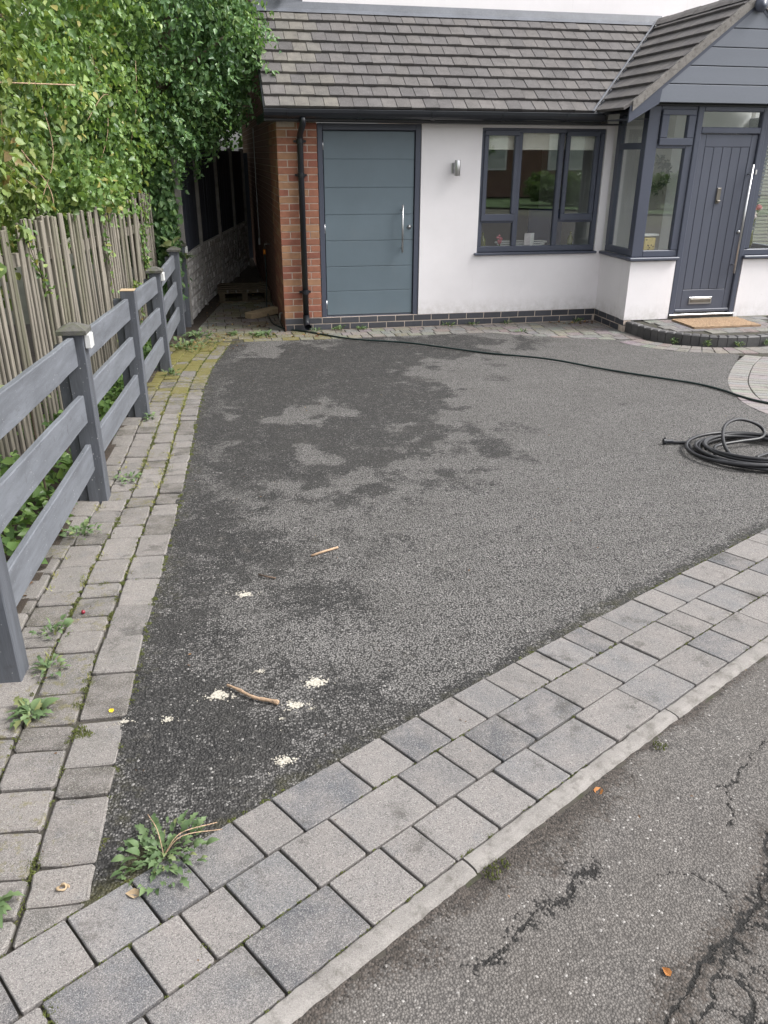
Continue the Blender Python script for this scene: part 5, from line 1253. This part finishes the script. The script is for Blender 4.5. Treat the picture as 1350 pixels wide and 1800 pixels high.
# ground ivy in the bed
rg3 = np.random.default_rng(6); n3 = 5200
yy = rg3.uniform(-8.6, .4, n3); fx = np.array([fence_x(v) for v in yy]); px3 = np.array([pal_x(v) for v in yy])
xx = fx-.16-rg3.random(n3)*(fx-.16-px3+.25)
dens = fbm(xx, yy, 2.3, 12, 3); ok = dens > .47; xx, yy = xx[ok], yy[ok]; hh = .03+rg3.random(len(xx))*.22*dens[ok]
P3 = np.stack([xx, yy, gz_np(yy)+hh], 1); N3 = np.tile([.2, -.2, 1.0], (len(P3), 1)); V, F = leaves(P3, N3, rg3.uniform(.035, .075, len(P3)), rg3, .2, .5)
o = mk_np('ground_ivy', V, F, M_['leaf'], attrs={'tint': np.repeat(rg3.random(len(P3))*.8, 7)}); props(o, 'dark ivy carpet on the soil between the two fences', 'ground cover', kind='stuff')
# dead leaves and litter
n4 = 900; P4 = []
for _ in range(n4):
    k = random.random()
    if k < .42: y = random.uniform(-8.4, .3); x = fence_x(y)-.12-random.random()*.5
    elif k < .66: x = random.uniform(-1.0, -.02); y = random.uniform(.2, 4.5)
    elif k < .8: y = random.uniform(-.9, .0); x = random.uniform(-1.1, -.5)
    elif k < .88: x = random.uniform(-.3, .5); y = random.uniform(-.4, -.1)
    elif k < 1.0: x = 3.6+random.uniform(-.3, .3); y = -.1-random.random()*.15
    else:
        s = random.uniform(-.7, .2); x, y = SD(s, -.56-abs(random.gauss(0, .06))); x, y = float(x), float(y)
    P4.append((x, y, gz(y)+random.uniform(.004, .02)-(.012 if k >= .985 else 0)))
P4 = np.array(P4); V, F = leaves(P4, np.tile([0, 0, 1.0], (n4, 1)), np.where((RNG.random(n4) < .8) | (P4[:, 1] < -7.6), RNG.uniform(.007, .02, n4), RNG.uniform(.03, .055, n4)), RNG, .0, .35)
o = mk_np('leaf_litter', V, F, M_['litter'], attrs={'tint': np.repeat(RNG.random(n4), 7)}); props(o, 'brown dead leaves scattered in the bed, alley and kerb', 'leaf litter', kind='stuff')
# moss cushions in the joints
def mound(B_, x, y, r, h):
    n = max(8, int(r*r*130000)+6)
    for _ in range(min(n, 60)):
        a = random.uniform(0, 2*PI); q = r*math.sqrt(random.random())*1.25; px_ = x+q*math.cos(a); py_ = y+q*math.sin(a); hh_ = (h*(1-.6*q/r/1.25)+.0015)*random.uniform(.6, 1.3); w_ = random.uniform(.0014, .003); z_ = gz(py_)-.001
        b_ = random.uniform(0, 2); dx, dy = random.gauss(0, .0018), random.gauss(0, .0018)
        B_.add([(px_+w_*math.cos(b_+k*2.094), py_+w_*math.sin(b_+k*2.094), z_) for k in range(3)]+[(px_+dx, py_+dy, z_+hh_)], [(0, 1, 3), (1, 2, 3), (2, 0, 3)])
mo = B()
for _ in range(1500):
    y = -8.2+7.7*random.random()**.75; r = random.choice((1, 1, 2, 2, 0)); wv = (.002, .155, .318)[r]
    fw_ = 1-.14*float(sstep(-6.5, -5, np.array(y)))
    x = le_x(y)-wv*fw_+random.gauss(0, .006)
    if random.random() < .45+.5*(fbm(np.array([x*1.]), np.array([y*1.]), 1.4, 44, 2)[0] > .5): mound(mo, x, y, random.uniform(.004, .013), random.uniform(.003, .009))
for d in (0.0, -.163, -.329, -.494):
    for _ in range(170):
        s = random.uniform(-1.6, 2.2); x, y = map(float, SD(s, d+random.gauss(0, .002)))
        if fbm(np.array([s*1.]), np.array([d*7.]), 3.1, 50, 2)[0] > .5: mound(mo, x, y, random.uniform(.003, .008), random.uniform(.002, .005))
for x, y, r in ((-1.196, -8.381, .018), (-1.19, -8.42, .016), (-1.2, -8.35, .014), (-1.272, -7.461, .02), (-1.255, -7.47, .016), (-1.28, -7.43, .015), (-1.312, -7.975, .02), (-1.3, -7.96, .015), (-1.31, -7.3, .016), (-.9, -8.304, .014), (-.22, -8.23, .02), (-.19, -8.21, .017), (.42, -7.88, .018), (-1.345, -6.42, .016), (-1.33, -6.4, .016), (-1.2, -6.4, .012)): mound(mo, x, y, r, r*.6)
o = mo.build('joint_moss', M_['moss'], None, False, fix=False); props(o, 'moss cushions growing in the paving joints', 'moss', kind='stuff')
# ---- weeds
def weed_leaf(L_, W_, lobes, curl):
    vs_ = []; n = 7
    for k in range(n+1):
        t = k/n; w_ = W_*math.sin(PI*min(1, .12+t*.9))**.8*(1 if not lobes else (1.15 if k % 2 else .55))
        if k == n: w_ = .001
        z = curl*(t-t*t*1.35)*L_; vs_ += [(-w_/2, t*L_, z+.12*w_), (0, t*L_, z), (w_/2, t*L_, z+.12*w_)]
    fs = []
    for k in range(n): a = k*3; fs += [(a, a+1, a+4, a+3), (a+1, a+2, a+5, a+4)]
    me = bpy.data.meshes.new('leaf'); me.from_pydata(vs_, [], fs); me.polygons.foreach_set('use_smooth', [True]*len(me.polygons)); me.update(); return me
WM = {}
for nm, args in dict(dandelion=(1, .3, True, .5), broad=(1, .55, False, .6), narrow=(1, .2, False, .7), small=(1, .5, True, .6)).items():
    WM[nm] = weed_leaf(*args); WM[nm].materials.append(M_['weed'])
WV = weed_leaf(1, .6, False, .5); WV.materials.append(M_['variegated']); WM['variegated'] = WV
def weed(label, x, y, kinds, n, size, spread=.02, h=.0, tilt=(.1, .7), z=None, name='weed', cat='weed', sector=None):
    zz_ = gz(y)+.003 if z is None else z
    rt = root(name, label, cat, (x, y, zz_))
    for i in range(n if n > 100 or name != 'weed' else int(n*1.6)):
        a = 2*PI*i/n*1.618*3+random.uniform(-.4, .4)
        if sector: a = random.uniform(*sector)
        s = random.uniform(*size)*(.62 if n < 100 and name == 'weed' else 1); o = bpy.data.objects.new('leaf', WM[random.choice(kinds+(['small'] if name == 'weed' else []))]); COL.objects.link(o); o.parent = rt
        t = random.uniform(*tilt); r = random.random()*spread
        o.matrix_local = Matrix.Translation((r*math.cos(a), r*math.sin(a), h*random.random())) @ Matrix.Rotation(a-PI/2, 4, 'Z') @ Matrix.Rotation(t, 4, 'X') @ Matrix.Rotation(random.uniform(-.5, .5), 4, 'Y') @ Matrix.Scale(s, 4)
    return rt
w1 = weed('sprawling green weed in the tarmac corner where the two paved borders meet', -1.0, -8.02, ['small', 'small', 'dandelion', 'broad', 'small'], 140, (.015, .04), .105, .028, (.02, .8))
for k in range(3):
    a = random.uniform(0, 1.9); B().tube(cr_spline([(-1.0, -8.02, gz(-8.02)+.01), (-1.0+.05*math.cos(a), -8.02+.05*math.sin(a), gz(-8.02)+.05), (-1.0+.15*math.cos(a), -8.02+.13*math.sin(a), gz(-8.0)+.03)], 5), .0012, 5).build('stem', M_['twig'], w1)
weed('broad-leaved weed cut off by the bottom left edge of the picture', -1.375, -8.10, ['broad'], 10, (.06, .1), .02, .02, (.15, .6))
weed('pale dandelion-like weed in a joint of the border below the nearest post', -1.443, -7.336, ['dandelion', 'dandelion', 'broad'], 22, (.05, .1), .04, .02, (.05, .6))
weed('small leafy weed at the foot of the nearest fence post', -1.437, -7.07, ['broad'], 18, (.03, .06), .06, .03, (.1, .7))
weed('weed with paired oval leaves in front of the lowest rail by the nearest post', -1.455, -6.83, ['narrow', 'broad'], 22, (.035, .065), .07, .05, (.2, .9))
weed('bright weed under the lowest rail between the first and second posts', -1.497, -5.85, ['broad'], 26, (.04, .075), .09, .06, (.1, .8))
weed('trailing weed with round leaves on the paving beside the second capped post', -1.36, -5.02, ['broad'], 20, (.035, .06), .11, .02, (.05, .5))
weed('little weed in the paving beside the third post', -1.33, -3.62, ['broad'], 14, (.04, .07), .05, .03, (.1, .8))
weed('bright green weed beside the fourth post of the drive fence', -1.25, -2.0, ['broad', 'narrow'], 24, (.05, .09), .08, .04, (.1, .9))
weed('long weedy tuft along the fence foot before the alley', -1.13, -.7, ['narrow', 'broad', 'dandelion'], 60, (.06, .13), .3, .04, (.15, .9))
weed('yellowing weeds in the mossy corner by the last fence posts', -1.02, -.15, ['narrow', 'broad'], 40, (.06, .12), .2, .04, (.15, .9))
weed('low weed on the alley paving near the mossy corner', -.62, -.12, ['broad', 'dandelion'], 16, (.06, .1), .04, .02, (.1, .8))
weed('spreading weed in front of the brick corner', -.28, -.2, ['narrow', 'dandelion', 'broad'], 42, (.06, .13), .16, .02, (.05, .7))
for lab, x, y in (('small weed against the blue bricks just right of the downpipe', .36, -.1), ('tiny weed at the plinth under the garage door hinge side', .62, -.06), ('taller weed at the plinth under the middle of the garage door', .9, -.09),
                  ('grassy weed at the plinth below the wall lamp', 2.0, -.06), ('dry grassy weed at the plinth below the window\'s left end', 2.3, -.06), ('thin weed at the plinth below the middle of the window', 2.75, -.06),
                  ('green weed at the edge of the block border near the porch', 2.75, -.62), ('weed among dead leaves in the corner beside the porch', 3.7, -.08)):
    weed(lab, x, y, ['narrow', 'dandelion'], random.randint(12, 22), (.05, .1), .07, .02, (.2, 1.1))
for lab, a in (('small weed at the foot of the curved step, leftmost of those there', 222), ('upright weed at the foot of the curved step below the doormat corner', 243), ('yellowish weed at the foot of the curved step near its middle', 262), ('dark weed at the foot of the curved step by the right edge of the picture', 276)):
    x, y = step_pt(math.radians(a), 1, .03); weed(lab, x, y, ['narrow', 'broad'], 16, (.04, .08), .04, .05, (.3, 1.2))
weed('cream and green variegated plant behind the top rail at the left edge', -1.72, -5.45, ['variegated'], 16, (.09, .15), .05, .12, (.2, .9), z=gz(-5.45)+.55, name='variegated_plant', cat='plant')
weed('cream-edged plant at the far end of the palings above the last posts', -1.25, .25, ['variegated'], 14, (.1, .16), .05, .15, (.3, 1.0), z=.85, name='variegated_plant', cat='plant')
weed('fern-like sprig growing through the last rail by the concrete post', -1.08, .42, ['narrow', 'broad'], 18, (.05, .1), .06, .05, (.1, .9), z=.8, name='sprig', cat='plant')
B().tube(cr_spline([(-1.72, -5.45, gz(-5.45)), (-1.72, -5.45, .5), (-1.72, -5.45, gz(-5.45)+.6)], 4), .006, 6).build('stem', M_['bark'], bpy.data.objects['variegated_plant'])

# ---- small things on the tarmac and paving
tw1 = root('broken_twig', 'thick pale twig lying among white splats on the near tarmac', 'twig', (-.75, -7.37, gz(-7.37)))
B().tube(cr_spline([(-.832, -7.30, gz(-7.3)+.009), (-.80, -7.335, gz(-7.33)+.012), (-.75, -7.39, gz(-7.39)+.01), (-.70, -7.42, gz(-7.42)+.011), (-.672, -7.437, gz(-7.44)+.009)], 5), [.0045]*5+[.0055, .007, .005, .0056, .0052, .0066, .0054, .0058, .0072, .0058, .006]+[.0066, .0075, .0085, .0088, .007], 7).build('twig_stick', M_['twig'], tw1, True)
tw2 = root('thin_stick', 'thin straight pale stick lying mid drive', 'twig', (-.37, -6.29, gz(-6.29)))
B().tube([(-.436, -6.321, gz(-6.32)+.006), (-.37, -6.288, gz(-6.29)+.008), (-.303, -6.253, gz(-6.25)+.006)], .0055, 7).build('stick', M_['twig'], tw2, True)
tw3 = root('dark_twig', 'small dark twig left of the pale stick on the tarmac', 'twig', (-.65, -6.49, gz(-6.49)))
B().tube([(-.682, -6.467, gz(-6.47)+.006), (-.65, -6.5, gz(-6.5)+.009), (-.612, -6.516, gz(-6.51)+.005)], .004, 6).build('stick', M_['darktwig'], tw3, True)
def splat(label, x, y, r, n):
    rt = root('white_splat', label, 'dropping', (x, y, gz(y))); b = B()
    for _ in range(n*7):
        a = random.uniform(0, 2*PI); q = abs(random.gauss(0, r*.46))*(1+.5*math.sin(a*3+x*90)); cx, cy = x+q*math.cos(a)*1.25, y+q*math.sin(a)*.8; s = random.uniform(.05, .17)*r*max(.35, 1-q/r*.5)
        m = 5; pts = [(cx+s*random.uniform(.5, 1.3)*math.cos(2*PI*k/m), cy+s*random.uniform(.5, 1.3)*math.sin(2*PI*k/m)) for k in range(m)]
        b.slab(pts, FG, .0004+random.uniform(0, .0007), .006, .0002)
    b.build('crust', M_['droppings'], rt, fix=False)
for a in (('elongated white splat upper left on the tarmac, farthest from the twig', -.749, -6.632, .045, 16), ('white splat at the left tip of the thick twig', -.865, -7.343, .05, 20), ('small white splat above the thick twig', -.718, -7.226, .024, 9),
          ('round white splat right of the thick twig', -.618, -7.451, .04, 22), ('largest ragged white splat, right of and above the round one', -.538, -7.336, .05, 24), ('white splat nearest the front border', -.677, -7.714, .038, 18),
          ('tiny white fleck beside the round white splat', -.57, -7.477, .018, 6), ('tiny white speck below the thick twig\'s right end', -.668, -7.51, .016, 6), ('pale brownish splat near the border stones left of the twig', -1.02, -7.44, .03, 10), ('white splat on the edge of the left border', -1.15, -7.423, .028, 9)): splat(*a)
be = root('red_berry', 'small dark red berry on the left border paving', 'berry', (-1.379, -6.669, gz(-6.67)))
B().lathe([(.002, 0), (.007, .003), (.0085, .008), (.006, .014), (.001, .016)], (-1.379, -6.669, gz(-6.67)+.003), 10).build('fruit', M_['berry'], be, True)
def fallen(name, label, x, y, L_, mat, rz, dz=.006):
    rt = root(name, label, 'leaf', (x, y, gz(y)))
    M = Matrix.Translation((x, y, gz(y)+dz)) @ Matrix.Rotation(rz, 4, 'Z') @ Matrix.Rotation(.12, 4, 'X')
    B(M).add([tuple(v*L_*np.array([1, 1, 3])) for v in LEAF_V], [tuple(int(i) for i in f) for f in LEAF_F]).build('blade', mat, rt, fix=False)
fallen('fallen_leaf', 'tiny bright yellow leaf on the left border beside the tarmac', -1.193, -7.374, .022, M_['yellowleaf'], .4)
fallen('fallen_leaf', 'orange-brown leaf lying in the gutter below the kerb', .151, -8.02, .034, M_['litter1'], -.9, -.012)
fallen('fallen_leaf', 'small orange leaf on the crazed road patch at the bottom', .06, -8.56, .024, M_['litter1'], .3, -.012)
cu = root('curled_leaf', 'curled dry orange leaf on the last sett of the left border', 'leaf', (-1.23, -8.071, gz(-8.07)))
B().tube([(-1.23+.015*math.cos(a)*(1-.06*a), -8.071+.011*math.sin(a)*(1-.06*a), gz(-8.07)+.004+.0012*a+.002*math.sin(a*2)) for a in np.linspace(0, 8.2, 26)], [.0022+.0012*math.sin(k*.9)**2 for k in range(26)], 6).build('curl', M_['rawwood'], cu, True)
fallen('seed_head', 'brown dry seed head on the joint near the sprawling weed', -1.05, -8.13, .035, M_['rawwood'], 1.2)
# tarmac grit
n5 = 70; gp = B()
for _ in range(n5):
    x = random.uniform(-1.1, 2.6); y = random.uniform(-7.6, -3.0)
    if y < edge_y(x)+.1: continue
    r = random.uniform(.0015, .0038); z = gz(y)
    gp.add([(x+r, y, z), (x-r*.5, y+r, z), (x-r*.6, y-r, z), (x, y, z+r*1.2)], [(0, 1, 3), (1, 2, 3), (2, 0, 3)])
o = gp.build('grit', M_['droppings'], None, fix=False); props(o, 'pale specks of grit strewn over the tarmac', 'grit', kind='stuff')

# ================================================================== ACROSS THE ROAD (seen mirrored in the glass)
oz = gz(-12)-.02
oh = root('brick_bungalow', 'brown-roofed brick bungalow across the road, mirrored in the kitchen window', 'house', (11, -21, oz))
B().box(2, 13.9, -26, -20, oz, oz+2.5).build('wall', M_['oppbrick'], oh)
B().add([(1.6, -19.6, oz+2.45), (14.3, -19.6, oz+2.45), (11.5, -23, oz+4.6), (4.6, -23, oz+4.6), (1.6, -26.4, oz+2.45), (14.3, -26.4, oz+2.45)], [(0, 1, 2, 3), (3, 2, 5, 4), (0, 3, 4), (1, 5, 2)]).build('roof', M_['opproof'], oh)
B().box(1.6, 14.3, -19.68, -19.58, oz+2.3, oz+2.46).build('gutter', M_['white'], oh)
for x in (4, 8, 11.4): 
    wn = B().box(x, x+1.8, -19.99, -19.95, oz+.9, oz+2.1).build('window', M_['white'], oh); B().box(x+.08, x+1.72, -19.948, -19.944, oz+.98, oz+2.02).build('pane', M_['glass'], wn)
gl = B().add([(0, -19.5, oz-.02), (26, -19.5, oz-.02), (26, -9.0, oz-.02), (10, -12.8, oz-.02)], [(0, 1, 2, 3)]).build('lawn', M_['lawn'], None, fix=False); props(gl, kind='structure')
rg6 = np.random.default_rng(66)
hblobs = [((9.4+.8*i, -15.2+.16*i, oz+.5), (.6, .5, .42+.05*(i % 2))) for i in range(5)]
plant('front_hedge', 'round-topped green hedge across the road, mirrored in the window', 'hedge', (10, -14, oz), hblobs, 5000, (.08, .16), M_['leaf'], M_['leaf1'], 71, 0)
gt = plant('street_tree', 'small leafy tree across the road, mirrored in the left pane', 'tree', (7.4, -17, oz), [((7.4, -17, oz+2.0), (.8, .8, .9))], 3000, (.1, .18), M_['dleaf'], M_['dleaf1'], 72, 0, stems=[([(7.4, -17, oz), (7.4, -17, oz+1), (7.4, -17, oz+2)], .08)])

plant('far_hedge', 'dark green hedge filling the view beyond the end of the alley', 'hedge', (-1, 9, 0), [((-1.6, 9.2, 1.6), (1.3, .7, 1.8)), ((-.2, 9.2, 2.2), (1.2, .6, 2.0)), ((-1.0, 9.2, 3.6), (1.6, .7, 1.4))], 9000, (.07, .12), M_['dleaf'], M_['dleaf1'], 81, 0)
plant('alley_shade_foliage', 'mostly hidden foliage added behind the alley fence to darken the alley', 'shrub', (-2.2, 4.5, 0), [((-2.0, 2.6, 1.9), (.8, 1.2, 1.6)), ((-2.0, 4.4, 2.2), (.9, 1.3, 1.9)), ((-1.6, 6.4, 2.4), (.9, 1.4, 2.0))], 16000, (.08, .13), M_['dleaf'], M_['dleaf1'], 82, 0,  # added foliage, mostly hidden, keeps skylight out of the alley's open side
      stems=[([(-2.2, 4.5, 0), (-2.1, 4.4, 1.2), (-2.0, 4.4, 2.6)], .06)])
# yellowish tufts in the joints of the fence-side border
jw = B()
for _ in range(620):
    y = -7.2+6.9*random.random()**.8; r = random.choice((1, 1, 2, 2, 3)); wv = (.002, .155, .318, .46)[r]; fw_ = 1-.14*float(sstep(-6.5, -5, np.array(y)))
    x = le_x(y)-wv*fw_+random.gauss(0, .012)
    if fbm(np.array([x*1.]), np.array([y*1.]), 2.0, 91, 2)[0] < .5: continue
    for _ in range(7):
        a = random.uniform(0, 2*PI); l = random.uniform(.006, .024); px_, py_ = x+random.gauss(0, .008), y+random.gauss(0, .012); z_ = gz(py_)
        tx, ty = l*math.cos(a), l*math.sin(a); w_ = random.uniform(.0012, .0028)
        jw.add([(px_-w_*math.sin(a), py_+w_*math.cos(a), z_), (px_+w_*math.sin(a), py_-w_*math.cos(a), z_), (px_+tx, py_+ty, z_+l*random.uniform(.3, 1.0)+.003)], [(0, 1, 2)])
o = jw.build('joint_grass', M_['straw'], None, fix=False); props(o, 'yellow-green grass tufts in the joints of the fence-side border', 'grass', kind='stuff')

gh2 = root('gabled_house', 'pale gabled house across the road, mirrored in the small porch pane', 'house', (19, -24, oz))
B().add([(15.3, -22, oz), (22, -22, oz), (22, -22, oz+2.9), (18.65, -22, oz+6.0), (15.3, -22, oz+2.9), (15.3, -30, oz), (22, -30, oz), (22, -30, oz+2.9), (18.65, -30, oz+6.0), (15.3, -30, oz+2.9)], [(0, 1, 2, 3, 4), (5, 9, 8, 7, 6), (0, 4, 9, 5), (1, 6, 7, 2)]).build('wall', M_['hall'], gh2)
B().add([(14.9, -21.7, oz+2.6), (18.65, -21.7, oz+6.1), (18.65, -30.3, oz+6.1), (14.9, -30.3, oz+2.6), (22.4, -21.7, oz+2.6), (22.4, -30.3, oz+2.6)], [(0, 1, 2, 3), (1, 4, 5, 2)]).build('roof', M_['opproof'], gh2, fix=False)

for nm, base, lst in (('flowering_shrub', (-2.7, -3.4, gz(-3.4)), [((-2.2, -3.6, 1.5), (-2.0, -3.7, 2.1), (-2.05, -3.4, 2.7)), ((-2.0, -3.0, 1.6), (-1.9, -2.7, 2.0), (-2.0, -2.4, 2.5)), ((-2.15, -4.2, 1.7), (-1.98, -4.0, 1.9), (-1.9, -3.6, 1.75))]),
                      ('ivy_hedge', (-2.3, -.8, gz(-.8)), [((-1.75, -1.5, 1.7), (-1.55, -1.3, 2.2), (-1.7, -1.0, 2.8)), ((-1.5, -.4, 2.0), (-1.38, -.5, 2.4), (-1.35, -.3, 2.75)), ((-1.7, -1.9, 2.2), (-1.55, -1.7, 2.35), (-1.5, -1.3, 2.3))])):
    for p in lst:
        B().tube(cr_spline([tuple(Vector(q)+Vector((random.gauss(0, .03), random.gauss(0, .03), random.gauss(0, .03)))) for q in p], 6), .003, 5).build('twig', M_['twig'], bpy.data.objects[nm], True)

db = []; 
while len(db) < 170:
    x = random.uniform(-1.6, 3.2); y = random.uniform(-8.35, -1.0)
    if x < fence_x(y)+.02 or (random.random() < .6 and x > 0): continue
    db.append((x, y, gz(y)+random.uniform(.004, .007)))
db = np.array(db); V, F = leaves(db, np.tile([0, 0, 1.0], (len(db), 1)), RNG.uniform(.004, .013, len(db)), RNG, 0, .3, wid=.6)
o = mk_np('plant_debris', V, F, M_['litter'], attrs={'tint': np.repeat(RNG.random(len(db)), 7)}); props(o, 'tiny dry plant bits strewn over tarmac and paving', 'debris', kind='stuff')
